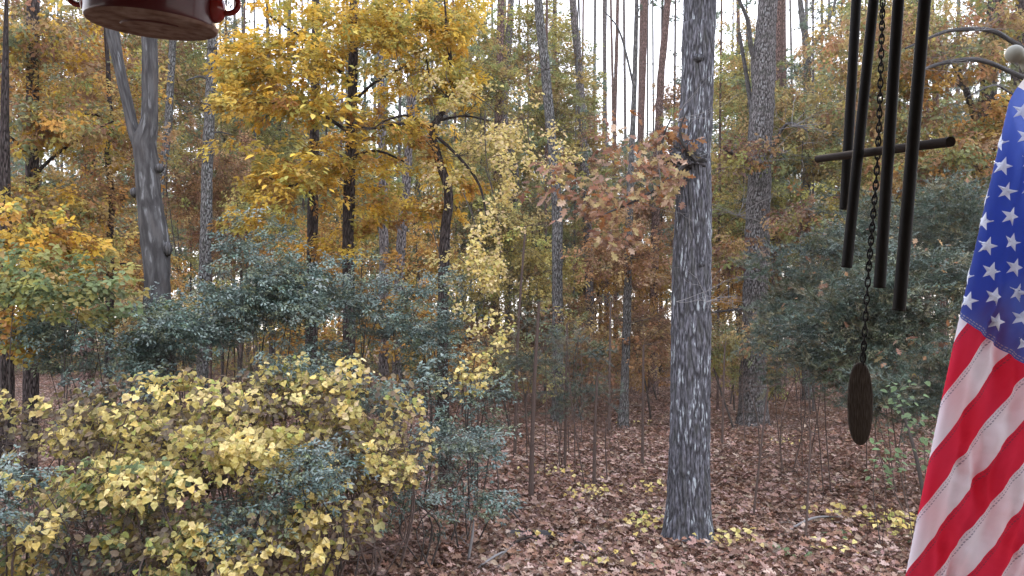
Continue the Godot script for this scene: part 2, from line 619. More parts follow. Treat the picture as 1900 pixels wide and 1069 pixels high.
func _ready() -> void:
	# ---------- camera, sky, sun, exposure ----------
	var cam := Camera3D.new()
	cam.name = "camera"
	cam.position = Vector3(0, EYE, 0)
	cam.rotation.x = PITCH
	cam.fov = rad_to_deg(2.0 * atan(534.5 / F))
	cam.near = 0.05
	cam.far = 600.0
	add_child(cam)
	cam.current = true
	var env := Environment.new()
	env.background_mode = Environment.BG_SKY
	var sm := ProceduralSkyMaterial.new()
	sm.sky_top_color = Color(0.88, 0.91, 1.0)
	sm.sky_horizon_color = Color(1.0, 0.98, 0.95)
	sm.sky_curve = 0.25
	sm.ground_horizon_color = Color(0.6, 0.55, 0.5)
	sm.ground_bottom_color = Color(0.25, 0.2, 0.17)
	var sky := Sky.new()
	sky.sky_material = sm
	env.sky = sky
	env.background_energy_multiplier = 1.0
	env.ambient_light_source = Environment.AMBIENT_SOURCE_SKY
	env.tonemap_mode = Environment.TONE_MAPPER_LINEAR
	env.tonemap_exposure = 4.0
	env.sdfgi_enabled = true
	env.ssao_enabled = true
	env.ssil_enabled = true
	env.fog_enabled = true
	env.fog_density = 0.0005
	env.fog_light_color = Color(1.0, 0.98, 0.95)
	var we := WorldEnvironment.new()
	we.name = "world_environment"
	we.environment = env
	add_child(we)
	var sun := DirectionalLight3D.new()
	sun.name = "sun"
	sun.light_energy = 0.5
	sun.light_color = Color(1.0, 0.9, 0.78)
	sun.light_angular_distance = 12.0
	sun.shadow_enabled = true
	sun.sky_mode = DirectionalLight3D.SKY_MODE_LIGHT_ONLY
	add_child(sun)
	sun.look_at_from_position(Vector3.ZERO, Vector3(-0.13, -0.36, 0.92), Vector3.UP)

	gnoise.seed = 4
	gnoise.frequency = 0.07
	clump.seed = 9
	clump.frequency = 1.0
	clump.fractal_octaves = 2
	lumpy.seed = 21
	lumpy.frequency = 1.0
	make_leaves()
	mats.leaf = leaf_mat(0.95)
	mats.dull = leaf_mat(0.25)
	mats.gloss = leaf_mat(0.3, 0.42, 0.55)
	for k in ["heart", "oval", "oak", "broad"]:
		mats["one_" + k] = as_mesh(k)

	var oak_bark := make_bark(768, 1536, 31, 0.042, 6, srgb(Color(0.032, 0.031, 0.034)), srgb(Color(0.145, 0.143, 0.162)), 0.85, srgb(Color(0.36, 0.40, 0.41)), srgb(Color(0.05, 0.05, 0.045)))
	var pine_pics := make_bark(256, 512, 51, 0.035, 3, srgb(Color(0.02, 0.016, 0.015)), srgb(Color(0.235, 0.205, 0.20)), 0.4, srgb(Color(0.3, 0.33, 0.33)), srgb(Color(0.06, 0.06, 0.05)))
	var smooth_pics := make_bark(256, 512, 71, 0.03, 3, srgb(Color(0.035, 0.033, 0.033)), srgb(Color(0.078, 0.075, 0.075)), 0.35, srgb(Color(0.38, 0.4, 0.41)), srgb(Color(0.09, 0.08, 0.075)))
	mats.oak = bark_mat(oak_bark, Vector3(1, 1, 1), 1.0)
	mats.oak2 = bark_mat(pine_pics, Vector3(4, 1, 1), 1.4, srgb(Color(0.92, 0.98, 1.0)))
	mats.pine = bark_mat(pine_pics, Vector3(2, 1, 1), 1.2)
	mats.pine_red = bark_mat(pine_pics, Vector3(2, 1, 1), 1.2, srgb(Color(1.0, 0.74, 0.66)))
	mats.pine_grey = bark_mat(pine_pics, Vector3(2, 1, 1), 1.2, srgb(Color(0.9, 1.0, 1.0)))
	mats.dark = bark_mat(pine_pics, Vector3(2, 1, 1), 0.9, srgb(Color(0.38, 0.34, 0.33)))
	mats.grey = bark_mat(smooth_pics, Vector3(1, 0.37, 1), 0.4)
	mats.twig = plain(Color(0.06, 0.05, 0.045), 0.9, 0.2)
	mats.grey_twig = plain(Color(0.2, 0.19, 0.185), 0.9, 0.2)
	mats.red_twig = plain(Color(0.09, 0.065, 0.055), 0.9, 0.2)

	ground()
	porch()
	named_trees(oak_bark)
	crowns()
	bushes()
	far_wood()
	low_things()
	pot()
	chime()
	flag()

func as_mesh(kind: String) -> ArrayMesh:
	var a := Acc.new()
	a.v = leafs[kind]
	return build(a)

# ---------- the porch the view is taken from: its roof, floor, back wall and posts ----------
func slab(called: String, c: Vector3, s: Vector3, m: Material) -> void:
	var b := BoxMesh.new()
	b.size = s
	var o := part(called, b, m, self)
	o.position = c
	o.set_meta("kind", "structure")

func porch() -> void:
	var boards := plain(Color(0.32, 0.30, 0.27), 0.7)
	slab("porch_ceiling", Vector3(-1.65, 3.58, 0.15), Vector3(8.9, 0.12, 3.7), boards)
	slab("porch_floor", Vector3(0, 0.66, 0.0), Vector3(12.0, 0.1, 3.8), plain(Color(0.2, 0.16, 0.13), 0.7))
	slab("house_wall", Vector3(-1.65, 1.9, 2.05), Vector3(8.9, 3.4, 0.15), plain(Color(0.30, 0.28, 0.25), 0.8))
	for x in [-2.9, 2.72]:
		slab("porch_post", Vector3(x, 2.1, -1.62), Vector3(0.12, 2.8, 0.12), boards)

# ---------- ground ----------
func ground() -> void:
	var xs := PackedFloat32Array()
	var zs := PackedFloat32Array()
	for k in range(-70, 71):
		xs.append(signf(k) * (absf(k) * 0.25 + pow(absf(k) / 70.0, 4.0) * 240.0))
	for k in range(0, 131):
		zs.append(6.0 - k * 0.3 - pow(k / 130.0, 5.0) * 300.0)
	var a := Acc.new()
	for z in zs:
		for x in xs:
			a.v.append(Vector3(x, gy(x, z), z))
			a.n.append(Vector3(gy(x - 0.2, z) - gy(x + 0.2, z), 0.4, gy(x, z - 0.2) - gy(x, z + 0.2)).normalized())
			a.t.append(Vector2(x, z))
	var w := xs.size()
	for j in zs.size() - 1:
		for k in w - 1:
			var q := j * w + k
			a.i.append_array(PackedInt32Array([q, q + w, q + 1, q + 1, q + w, q + w + 1]))
	var gm := StandardMaterial3D.new()
	var pics := make_bark(512, 512, 91, 0.06, 1, srgb(Color(0.05, 0.032, 0.026)), srgb(Color(0.24, 0.155, 0.11)), 0.0, Color.BLACK, srgb(Color(0.12, 0.075, 0.06)))
	gm.albedo_texture = ImageTexture.create_from_image(pics[0])
	gm.heightmap_enabled = true
	gm.heightmap_texture = ImageTexture.create_from_image(pics[1])
	gm.heightmap_scale = 2.5
	gm.uv1_scale = Vector3(0.42, 0.42, 1)
	gm.roughness = 0.95
	gm.metallic_specular = 0.2
	var g := part("ground", build(a), gm, self)
	g.set_meta("kind", "structure")
	g.set_meta("label", "forest floor of brown earth under fallen oak leaves")
	# fallen leaves: the nearest ones in the open singly, the rest as drifts
	rng.seed = 300
	var near := PackedVector3Array()
	for k in 280:
		var p := foot(rng.randf_range(560, 1700), rng.randf_range(7.6, 9.2))
		near.append(p + Vector3(0, rng.randf_range(0.03, 0.06), 0))
	for p in near:
		var l := part("leaf", mats.one_oak, litter_tone(), g)
		l.transform = leaf_place(p, p + Vector3(rng.randfn(), 0, rng.randfn()), 0.5, 0.0, 0.0, rng.randf_range(0.07, 0.12))
	rng.seed = 301
	var drift := Acc.new()
	for k in 24:
		var p := Vector3(rng.randf_range(-0.2, 0.2), rng.randf_range(0.005, 0.04), rng.randf_range(-0.2, 0.2))
		var x := leaf_place(p, p + Vector3(rng.randfn(), 0, rng.randfn()), 0.45, 0.0, 0.0, rng.randf_range(0.05, 0.10))
		var v := rng.randf_range(0.5, 1.6)
		put_leaf(drift, leafs.oak if k % 3 else leafs.broad, x, Color(v, v * rng.randf_range(0.92, 1.05), v * rng.randf_range(0.85, 1.1)))
	var pts := PackedVector3Array()
	rng.seed = 302
	for k in 17000:
		var d := 6.5 + 12.0 * pow(rng.randf(), 0.8)
		var p := Vector3(rng.randf_range(-0.72, 0.72) * d, 0, -d)
		p.y = gy(p.x, p.z) + 0.005
		pts.append(p)
	for k in 12000:
		var d := 18.0 + 32.0 * pow(rng.randf(), 1.3)
		var p := Vector3(rng.randf_range(-0.72, 0.72) * d, 0, -d)
		p.y = gy(p.x, p.z) + 0.01
		pts.append(p)
	var fl := thing("leaf_litter", "fallen brown oak leaves covering the forest floor", "leaf litter", Vector3.ZERO)
	fl.remove_meta("category")
	fl.set_meta("kind", "stuff")
	foliage(fl, "fallen_leaves", build(drift), pts, LITTER, 0.9, 1.35, 0.16, 0.0, 0.0, "dull")

func litter_tone() -> Material:
	if not tones.has("litter"):
		tones.litter = []
		for k in 8:
			var m := plain(pick(LITTER) * 1.1, 0.8, 0.3)
			m.cull_mode = BaseMaterial3D.CULL_DISABLED
			tones.litter.append(m)
	return tones.litter[rng.randi() % 8]

var T := {}

# ---------- the trees one can tell apart ----------
func named_trees(oak_bark: Array) -> void:
	rng.seed = 11
	# the great oak: bark ridges are real relief
	var line := [[1298, -30, 61], [1296, 60, 61], [1294, 150, 60], [1290, 230, 62], [1285, 285, 66], [1287, 330, 65], [1286, 420, 67], [1283, 520, 71], [1282, 620, 72], [1281, 760, 72], [1279, 850, 74], [1278, 930, 79], [1277, 986, 86]]
	var tp := trunk_path(line, 9.4, 17.0)
	var base := foot(1277, 9.4)
	var o := thing("oak_tree", "large oak in the open with furrowed grey lichen-flecked bark and a high knot", "tree", base)
	var pts := PackedVector3Array()
	for p in tp[0]:
		pts.append(p - base)
	var sp := smooth_path(pts, tp[1], 0.02)
	var a := Acc.new()
	tube(a, sp[0], sp[1], 200, 0.05, 0.0, oak_bark[1], 0.014, 3.4)
	# the foot spreads into roots
	for k in a.v.size():
		var v := a.v[k]
		if v.y < 0.6:
			var e := pow(1.0 - clampf(v.y / 0.6, 0.0, 1.0), 2.0)
			var an := atan2(v.z, v.x)
			var s := 1.0 + e * 0.22 * (0.35 + 0.65 * maxf(0.0, cos(an * 4.0 + 0.8 + sin(an * 2.0))))
			a.v[k] = Vector3(v.x * s, v.y, v.z * s)
	a.n = PackedVector3Array()
	var m := build(a)
	var st := SurfaceTool.new()
	st.create_from(m, 0)
	st.generate_normals()
	part("trunk", st.commit(), mats.oak, o)
	part("knot", lump(at(1272, 292, 9.25) - base, Vector3(0.21, 0.13, 0.19), 0.7), mats.oak, o)
	part("knot", lump(at(1300, 490, 9.22) - base, Vector3(0.05, 0.05, 0.05), 0.4), mats.oak, o)
	part("knot", lump(at(1296, 108, 9.22) - base, Vector3(0.06, 0.05, 0.05), 0.4), mats.oak, o)
	part("branch", limb_mesh([[1282, 300, 11], [1255, 318, 8], [1225, 345, 6], [1180, 372, 5], [1120, 398, 3]], 9.2, 8.9, 8, base), mats.grey, o)
	part("branch", limb_mesh([[1262, 288, 12], [1243, 298, 8], [1228, 290, 6], [1232, 250, 4], [1246, 220, 3]], 9.25, 9.0, 8, base), mats.grey, o)
	part("branch", limb_mesh([[1290, 296, 9], [1268, 268, 7], [1262, 240, 4], [1275, 205, 3]], 9.1, 8.8, 8, base), mats.grey, o)
	T.oak = o
	T.oak2 = tree("oak_tree", "second large grey oak standing behind and beside the great oak, flared at its foot", "tree", [[1425, -30, 36], [1421, 60, 38], [1416, 120, 46], [1417, 170, 41], [1412, 235, 46], [1411, 290, 42], [1405, 420, 44], [1402, 560, 46], [1398, 680, 47], [1397, 745, 50], [1397, 782, 62]], 21.2, mats.oak2, 19.0, [[[[1412, 130, 14], [1395, 95, 10], [1388, 40, 8], [1372, 0, 6], [1350, -60, 4]], -0.5], [[[1408, 240, 16], [1398, 220, 13], [1390, 170, 9], [1372, 60, 6]], 0.3], [[[1400, 300, 12], [1375, 292, 10], [1345, 275, 9]], -0.6], [[[1420, 300, 8], [1455, 235, 6], [1480, 232, 4], [1500, 245, 3]], -1.0], [[[1400, 570, 6], [1360, 575, 5], [1300, 582, 3]], -0.6], [[[1404, 570, 8], [1440, 582, 7], [1480, 600, 4]], -1.2]], "", 24, 0.1)
	T.fork = tree("forked_tree", "smooth grey tree forking into two bare limbs with sawn knots on its trunk", "tree", [[277, 60, 29], [278, 160, 29], [277, 220, 30], [272, 250, 37], [268, 265, 41], [271, 303, 42], [276, 354, 43], [282, 404, 47], [289, 455, 52], [291, 520, 44], [293, 600, 50], [294, 680, 54]], 10.0, mats.grey, 12.0, [[[[266, 285, 30], [256, 262, 26], [246, 233, 22], [233, 177, 20], [222, 126, 20], [210, 66, 24], [196, -20, 20], [180, -140, 14]], 0.3]], "", 28, 0.06)
	part("knot", lump(at(250, 357, 9.95) - T.fork.position, Vector3(0.055, 0.06, 0.06), 0.25), mats.grey, T.fork)
	part("knot", lump(at(296, 312, 9.95) - T.fork.position, Vector3(0.05, 0.055, 0.06), 0.25), mats.grey, T.fork)
	part("knot", lump(at(311, 462, 9.95) - T.fork.position, Vector3(0.05, 0.09, 0.06), 0.3), mats.grey, T.fork)
	T.edge = tree("understory_tree", "dark thin tree at the yard edge hung with golden and sage leaves", "tree", [[8, 300, 18], [10, 460, 22], [12, 730, 26]], 10.8, mats.dark, 7.0)
	T.rust = tree("red_oak_tree", "dark straight trunk beside the yard edge hung with rust and orange oak leaves", "tree", [[62, -30, 22], [60, 200, 23], [59, 420, 24], [57, 730, 27]], 12.2, mats.dark, 12.0, [[[[60, 330, 8], [100, 290, 6], [160, 250, 4], [210, 225, 3]], -0.8], [[[60, 300, 8], [25, 260, 6], [-30, 230, 4]], -0.5], [[[60, 440, 8], [110, 415, 5], [150, 395, 3]], -1.0]])
	T.pinkpine = tree("pine_tree", "pinkish barked pine between the rust oak and the forked grey tree", "tree", [[166, -20, 20], [165, 200, 21], [166, 420, 22], [164, 560, 23]], 25.0, mats.pine_red, 20.0)
	T.wavy = tree("crooked_tree", "thin dark crooked tree beside the forked grey tree", "tree", [[196, 60, 7], [200, 120, 8], [203, 190, 9], [207, 235, 10], [199, 275, 9], [202, 320, 10], [208, 370, 10], [204, 440, 12], [203, 600, 14]], 12.5, mats.dark, 8.5, [[[[202, 240, 7], [194, 222, 6], [180, 213, 5], [150, 212, 3]], -0.5], [[[205, 500, 6], [222, 490, 5], [245, 492, 3]], -0.4]])
	T.behind = tree("pine_tree", "slanting pine seen close behind the forked grey tree", "tree", [[321, 70, 13], [316, 160, 13], [311, 240, 14], [301, 320, 14], [296, 380, 15]], 22.0, mats.pine_grey, 18.0)
	T.bluepine = tree("pine_tree", "blue-grey pine standing under the handle of the red pot", "tree", [[396, -20, 17], [394, 90, 19], [389, 200, 19], [385, 300, 20], [382, 415, 21]], 22.0, mats.pine_grey, 19.0, [[[[390, 150, 5], [370, 142, 4], [345, 150, 3]], -0.5], [[[390, 250, 4], [405, 245, 3], [430, 250, 2]], 0.5]])
	T.darkshrub = tree("pine_tree", "dark trunk rising out of the blue-green bush below the golden leaves", "tree", [[586, 60, 16], [583, 250, 18], [580, 420, 20], [577, 680, 23]], 14.0, mats.dark, 16.0)
	T.gold = tree("hickory_tree", "dark trunked hickory crowned with bright golden leaves", "tree", [[656, -30, 16], [655, 120, 18], [652, 250, 20], [646, 420, 22], [648, 560, 22], [647, 700, 24]], 12.6, mats.dark, 10.0, [[[[654, 160, 8], [620, 120, 6], [560, 70, 4], [500, 30, 3]], -0.6], [[[653, 250, 8], [600, 215, 6], [540, 195, 4], [470, 190, 3]], -1.0], [[[651, 330, 7], [600, 320, 6], [540, 345, 4], [500, 330, 3]], -0.8], [[[654, 190, 7], [700, 150, 5], [760, 120, 3]], -0.4], [[[652, 290, 6], [700, 280, 5], [750, 300, 3]], 0.4], [[[655, 90, 6], [690, 40, 5], [740, 0, 3]], 0.5]])
	T.goldmate = tree("pine_tree", "slim brown pine close behind the golden hickory", "tree", [[706, -20, 14], [706, 120, 15], [710, 300, 16], [712, 440, 17], [712, 740, 19]], 18.0, mats.pine, 18.0)
	T.lean = tree("pine_tree", "brown pine leaning slightly between the hickory and the crooked snag", "tree", [[778, 40, 14], [768, 130, 15], [757, 300, 16], [748, 400, 17], [741, 520, 18], [736, 740, 19]], 19.0, mats.pine, 17.0)
	T.snag = tree("crooked_tree", "dark crooked tree with a pale bent top behind the yellow bushes", "tree", [[828, 60, 6], [835, 110, 8], [830, 180, 10], [820, 210, 11], [802, 240, 14], [808, 275, 16], [818, 310, 15], [830, 345, 16], [832, 380, 17], [826, 430, 20], [823, 520, 20], [822, 620, 20], [820, 760, 23], [829, 905, 28]], 12.2, mats.dark, 7.6, [[[[800, 238, 10], [770, 232, 7], [740, 230, 6], [700, 238, 5], [670, 236, 3]], -0.5], [[[790, 236, 6], [760, 215, 5], [720, 222, 4], [690, 240, 2]], -0.6], [[[812, 225, 6], [860, 215, 4], [910, 225, 3]], -0.8], [[[806, 250, 7], [850, 290, 6], [890, 345, 5], [905, 420, 3]], -1.0], [[[830, 190, 5], [800, 150, 4], [790, 100, 3]], 0.4]], "", 12, 0.06)
	T.red1 = tree("pine_tree", "reddish pine trunk behind the hanging cream vine", "tree", [[930, -20, 13], [925, 200, 15], [922, 400, 16], [919, 520, 17]], 28.0, mats.pine_red, 22.0)
	T.slim = tree("pine_tree", "slim dark pine beside the reddish one behind the cream vine", "tree", [[949, -20, 12], [941, 120, 13], [936, 220, 13], [958, 330, 12], [948, 420, 12], [944, 500, 12]], 30.0, mats.pine, 22.0)
	T.mossy = tree("pine_tree", "tall mossy grey pine in the middle of the wood, slightly bent", "tree", [[997, -30, 16], [1003, 50, 17], [1012, 130, 18], [1022, 240, 18], [1033, 380, 19], [1034, 500, 20], [1035, 640, 20], [1034, 770, 23]], 21.8, mats.pine_grey, 20.0)
	T.mid = tree("pine_tree", "brown pine standing between the mossy pine and the great oak", "tree", [[1060, -30, 13], [1068, 60, 14], [1076, 150, 14], [1082, 260, 15], [1090, 420, 16], [1094, 560, 16], [1095, 690, 18]], 32.0, mats.pine, 24.0)
	T.needle = tree("pine_tree", "very slender pine against the brightest opening of sky", "tree", [[1146, -30, 6], [1145, 60, 7], [1141, 200, 8], [1140, 330, 8]], 45.0, mats.pine_red, 26.0)
	T.pale = tree("oak_tree", "slim grey oak with its foot in open leaf litter before the great oak's gap", "tree", [[1180, 60, 9], [1176, 200, 10], [1170, 330, 12], [1166, 480, 14], [1163, 600, 15], [1159, 720, 16], [1156, 788, 22]], 20.9, mats.pine_grey, 13.0, [[[[1176, 160, 5], [1150, 60, 4], [1120, 20, 2]], 0.4]])
	T.glow = tree("pine_tree", "slim pine with sun-reddened top beside the bright sky", "tree", [[1198, -30, 9], [1196, 60, 10], [1192, 200, 10], [1186, 380, 11]], 40.0, mats.pine_red, 25.0)
	T.oakmate = tree("pine_tree", "brown pine close behind the great oak's knot", "tree", [[1241, -30, 13], [1234, 60, 13], [1226, 150, 14], [1218, 350, 15], [1214, 520, 16], [1211, 690, 18]], 33.0, mats.pine_red, 24.0)
	T.shadow = tree("pine_tree", "reddish pine half hidden behind the second grey oak", "tree", [[1448, -30, 19], [1446, 90, 19], [1442, 280, 20], [1438, 560, 21]], 30.0, mats.pine_red, 22.0)
	T.split = tree("pine_tree", "grey pine splitting into two tops between the second oak and the chime", "tree", [[1483, -30, 9], [1488, 30, 11], [1497, 90, 15], [1498, 200, 15], [1497, 340, 16], [1493, 500, 18]], 29.0, mats.pine_grey, 20.0, [[[[1497, 110, 10], [1510, 85, 8], [1530, 50, 7], [1548, 10, 5], [1560, -60, 3]], 0.3]])
	T.right = tree("oak_tree", "dark leaning oak with forked boughs between the chime and the flag", "tree", [[1852, -30, 28], [1845, 40, 29], [1838, 110, 29], [1832, 190, 30], [1824, 250, 30], [1812, 330, 25], [1806, 420, 25]], 18.5, mats.dark, 14.0, [[[[1820, 250, 14], [1806, 210, 12], [1790, 160, 11], [1765, 110, 9], [1728, 72, 7], [1690, 60, 4]], -1.4], [[[1790, 165, 6], [1770, 150, 5], [1755, 140, 3]], -0.5], [[[1838, 260, 12], [1850, 230, 9], [1868, 190, 6], [1890, 150, 4]], -0.6], [[[1812, 340, 8], [1855, 262, 7], [1885, 240, 4]], -1.5]])
	T.chimepine = tree("pine_tree", "brown pine behind the tip of the chime's crossbar", "tree", [[1734, 100, 11], [1737, 240, 12], [1742, 380, 13], [1746, 530, 15]], 27.0, mats.pine_red, 18.0)
	T.flagpine = tree("pine_tree", "dark pine partly covered by the flag", "tree", [[1898, -30, 22], [1890, 120, 22], [1868, 300, 22], [1850, 480, 22]], 22.0, mats.dark, 18.0)
	# dead boughs that reach in above the flag
	var bough := thing("bare_bough", "two long bare grey boughs reaching in above the flag", "branch", foot(1990, 12.0))
	part("branch", limb_mesh([[1990, 190, 12], [1890, 140, 9], [1820, 112, 9], [1760, 115, 8], [1715, 128, 6], [1690, 140, 4]], 12.0, 11.2, 8, bough.position), mats.grey, bough)
	part("branch", limb_mesh([[1990, 150, 12], [1880, 78, 9], [1835, 56, 9], [1770, 56, 7], [1735, 66, 6], [1680, 90, 4]], 12.0, 11.5, 8, bough.position), mats.grey, bough)
	part("branch", limb_mesh([[1990, 230, 8], [1880, 175, 4], [1850, 158, 4], [1825, 165, 3], [1795, 180, 2]], 12.0, 11.0, 8, bough.position), mats.grey, bough)
	part("trunk", limb_mesh([[1990, -200, 34], [1990, 150, 36], [1992, 500, 38], [1992, 915, 44]], 12.0, 12.0, 12, bough.position), mats.dark, bough)
	twigs(bough, mats.grey_twig, [at(1760, 115, 11.5), at(1820, 56, 11.6), at(1715, 128, 11.2), at(1850, 158, 11.2)], 26, 0.5, 0.004)
	# bare twigs
	rng.seed = 12
	twigs(T.oak2, mats.grey_twig, [at(1470, 235, 20.4), at(1420, 300, 20.6), at(1480, 600, 20.0), at(1440, 420, 20.4), at(1370, 400, 20.6), at(1400, 520, 20.4)], 60, 1.5, 0.009)
	twigs(T.oak, mats.grey_twig, [at(1180, 372, 9.0), at(1225, 345, 9.0), at(1255, 560, 9.1), at(1310, 560, 9.1), at(1246, 230, 9.0)], 26, 0.6, 0.004)
	twigs(T.snag, mats.twig, [at(740, 230, 11.9), at(802, 240, 12.1), at(830, 180, 12.1), at(860, 215, 11.8), at(690, 240, 11.6), at(850, 290, 11.6)], 60, 0.7, 0.005)
	twigs(T.pale, mats.twig, [at(1166, 480, 20.6), at(1163, 600, 20.6), at(1170, 330, 20.6)], 30, 1.2, 0.008)
	twigs(T.mossy, mats.twig, [at(1033, 380, 21.5), at(1022, 240, 21.5), at(1012, 130, 21.5), at(1034, 500, 21.5)], 30, 1.4, 0.009)
	twigs(T.split, mats.twig, [at(1497, 200, 28.5), at(1497, 300, 28.5), at(1530, 50, 28.5)], 30, 1.6, 0.011)
	twigs(T.bluepine, mats.twig, [at(389, 200, 21.8), at(385, 300, 21.8), at(394, 90, 21.8)], 26, 1.4, 0.009)
	twigs(T.right, mats.twig, [at(1790, 160, 17.5), at(1750, 100, 17.3), at(1824, 260, 18.0), at(1855, 262, 17.2)], 40, 1.2, 0.008)

# ---------- crowns ----------
func crowns() -> void:
	var golden := spray("oval", 26, 0.23, 401, 0.3, 0.1, 0.7)
	var golden2 := spray("broad", 20, 0.24, 402, 0.3, 0.1, 0.6)
	var oaky := spray("oak", 22, 0.22, 403, 0.35, 0.15, 0.8)
	var oaky2 := spray("broad", 36, 0.14, 404, 0.35, 0.15, 0.8)
	mats.s_gold = golden
	mats.s_broad = golden2
	mats.s_oak = oaky
	mats.s_fine = oaky2
	rng.seed = 500
	# golden hickory: flat tiers of leaves
	foliage(T.gold, "foliage", golden, scatter(ragged([[600, 40, 12.4, 160, 100, 1.3], [560, 170, 12.2, 140, 80, 1.1], [720, 110, 12.7, 160, 120, 1.3], [520, 310, 12.0, 90, 60, 0.9], [810, 80, 12.6, 110, 100, 1.0], [480, 100, 12.2, 70, 100, 0.9]], 12, 0.16, 0.42), 780, 0.0, 0.9, 2.6), GOLD, 0.29, 0.44, 0.35, 0.15)
	foliage(T.gold, "foliage", golden, scatter(ragged([[560, 330, 12.2, 130, 60, 1.0], [640, 290, 12.4, 130, 90, 1.1], [740, 350, 12.8, 130, 90, 1.0], [500, 190, 12.0, 80, 70, 0.9], [640, 420, 12.5, 110, 60, 0.8], [480, 400, 12.0, 70, 40, 0.6], [800, 250, 12.0, 70, 120, 0.8]], 12, 0.16, 0.4), 520, 0.0, 0.9, 2.6), AMBER + GOLD + GOLD, 0.27, 0.42, 0.35, 0.15)
	var lp := scatter([[560, 120, 11.4, 120, 120, 0.3], [640, 260, 11.5, 100, 100, 0.3], [520, 320, 11.3, 80, 50, 0.3]], 240, 0.0, 0.8, 3.0)
	single_leaves(T.gold, "oval", lp, 220, GOLD, 0.11, 0.17, 0.4, 0.2, 0.2)
	# rust oak
	foliage(T.rust, "foliage", oaky, scatter(ragged([[90, 250, 12.0, 130, 110, 1.2], [60, 90, 12.6, 130, 110, 1.2], [190, 330, 12.6, 90, 120, 1.0], [60, 420, 11.6, 100, 60, 0.8], [160, 130, 13.5, 120, 120, 1.2]], 9, 0.25, 0.5), 600, -0.02, 0.9, 1.6), AMBER + RUST + MIXED + GOLD, 0.3, 0.45, 0.5, 0.15)
	foliage(T.rust, "foliage", oaky2, scatter([[110, 420, 11.5, 100, 50, 0.8], [170, 200, 12.5, 120, 80, 1.0], [80, 350, 11.6, 100, 50, 0.8]], 220, 0.0, 0.9, 2.2), OLIVE + AMBER, 0.3, 0.45, 0.35, 0.15)
	foliage(T.edge, "foliage", golden2, scatter([[40, 600, 9.6, 90, 70, 0.6], [10, 420, 9.8, 70, 80, 0.6], [10, 500, 9.8, 60, 70, 0.6], [110, 470, 10.0, 80, 40, 0.6]], 230, 0.0, 1.0, 2.0), AMBER + GOLD + GOLD + OLIVE, 0.24, 0.36, 0.35, 0.2)
	foliage(T.wavy, "foliage", oaky2, scatter([[220, 500, 12.3, 60, 40, 0.7], [230, 300, 12.8, 60, 130, 0.8], [190, 420, 12.3, 60, 80, 0.7]], 150, 0.0, 0.9, 2.0), RUST + MIXED, 0.28, 0.42, 0.4, 0.15)
	# great oak: big withered leaves on the knot's shoots
	single_leaves(T.oak, "oak", scatter(ragged([[1205, 320, 9.0, 80, 100, 0.5], [1130, 380, 9.1, 100, 70, 0.6], [1250, 245, 9.0, 45, 55, 0.3], [1075, 330, 9.3, 70, 60, 0.4], [1250, 350, 8.9, 40, 50, 0.2], [1160, 270, 9.2, 70, 60, 0.4], [1060, 400, 9.3, 60, 60, 0.5], [1180, 230, 9.2, 60, 60, 0.4], [1010, 350, 9.5, 50, 50, 0.4], [1130, 450, 9.2, 80, 50, 0.4]], 7, 0.22, 0.55), 720, -0.1, 1.4, 1.0), 290, ROSE, 0.08, 0.145, 0.8, 0.4, 0.35)
	foliage(T.mid, "foliage", oaky2, scatter([[1080, 300, 30.0, 60, 120, 1.5], [1110, 400, 30.0, 70, 60, 1.5], [1000, 120, 31.0, 60, 60, 1.5]], 130, 0.0, 0.5, 1.5), RUST + OLIVE, 0.6, 0.9, 0.4, 0.1)
	foliage(T.pale, "foliage", oaky2, scatter([[1160, 420, 20.5, 70, 60, 1.2], [1200, 500, 20.5, 60, 50, 1.0], [1130, 480, 20.5, 60, 50, 1.0]], 150, 0.0, 0.6, 1.5), RUST, 0.4, 0.6, 0.4, 0.1)
	# canopy over the right half
	foliage(T.right, "foliage", oaky, scatter([[1800, 80, 17.0, 130, 90, 1.5], [1640, 120, 17.5, 140, 110, 1.5], [1760, 330, 16.5, 110, 80, 1.2], [1830, 470, 17.0, 70, 80, 1.0], [1700, 250, 17.5, 120, 60, 1.2]], 800, 0.0, 0.6, 1.6), OLIVE + RUST + MIXED, 0.42, 0.62, 0.4, 0.1)
	foliage(T.right, "foliage", golden, scatter([[1770, 330, 16.8, 100, 60, 1.0], [1850, 220, 16.5, 60, 40, 0.6], [1700, 160, 17.0, 60, 40, 0.8]], 150, 0.0, 0.6, 1.6), AMBER, 0.42, 0.6, 0.4, 0.1)
	foliage(T.split, "foliage", oaky2, scatter([[1540, 240, 26.0, 110, 90, 2.0], [1500, 400, 25.0, 100, 60, 1.6], [1590, 60, 27.0, 60, 90, 2.0], [1400, 300, 27.0, 90, 120, 2.0]], 560, 0.0, 0.4, 1.6), OLIVE + MIXED, 0.55, 0.85, 0.4, 0.1)
	foliage(T.oak2, "foliage", oaky, scatter([[1420, 620, 18.5, 50, 40, 0.6], [1500, 400, 18.0, 80, 60, 1.0], [1350, 470, 19.5, 50, 50, 0.8], [1380, 300, 20.0, 60, 60, 0.8]], 170, 0.05, 0.7, 1.6), OLIVE + RUST + ROSE, 0.4, 0.6, 0.4, 0.2)
	foliage(T.pinkpine, "foliage", oaky2, scatter([[160, 120, 23.0, 160, 150, 2.0], [250, 250, 24.0, 120, 150, 2.0], [360, 330, 25.0, 110, 120, 2.0]], 620, -0.02, 0.45, 1.5), MIXED + RUST + OLIVE, 0.5, 0.8, 0.4, 0.1)

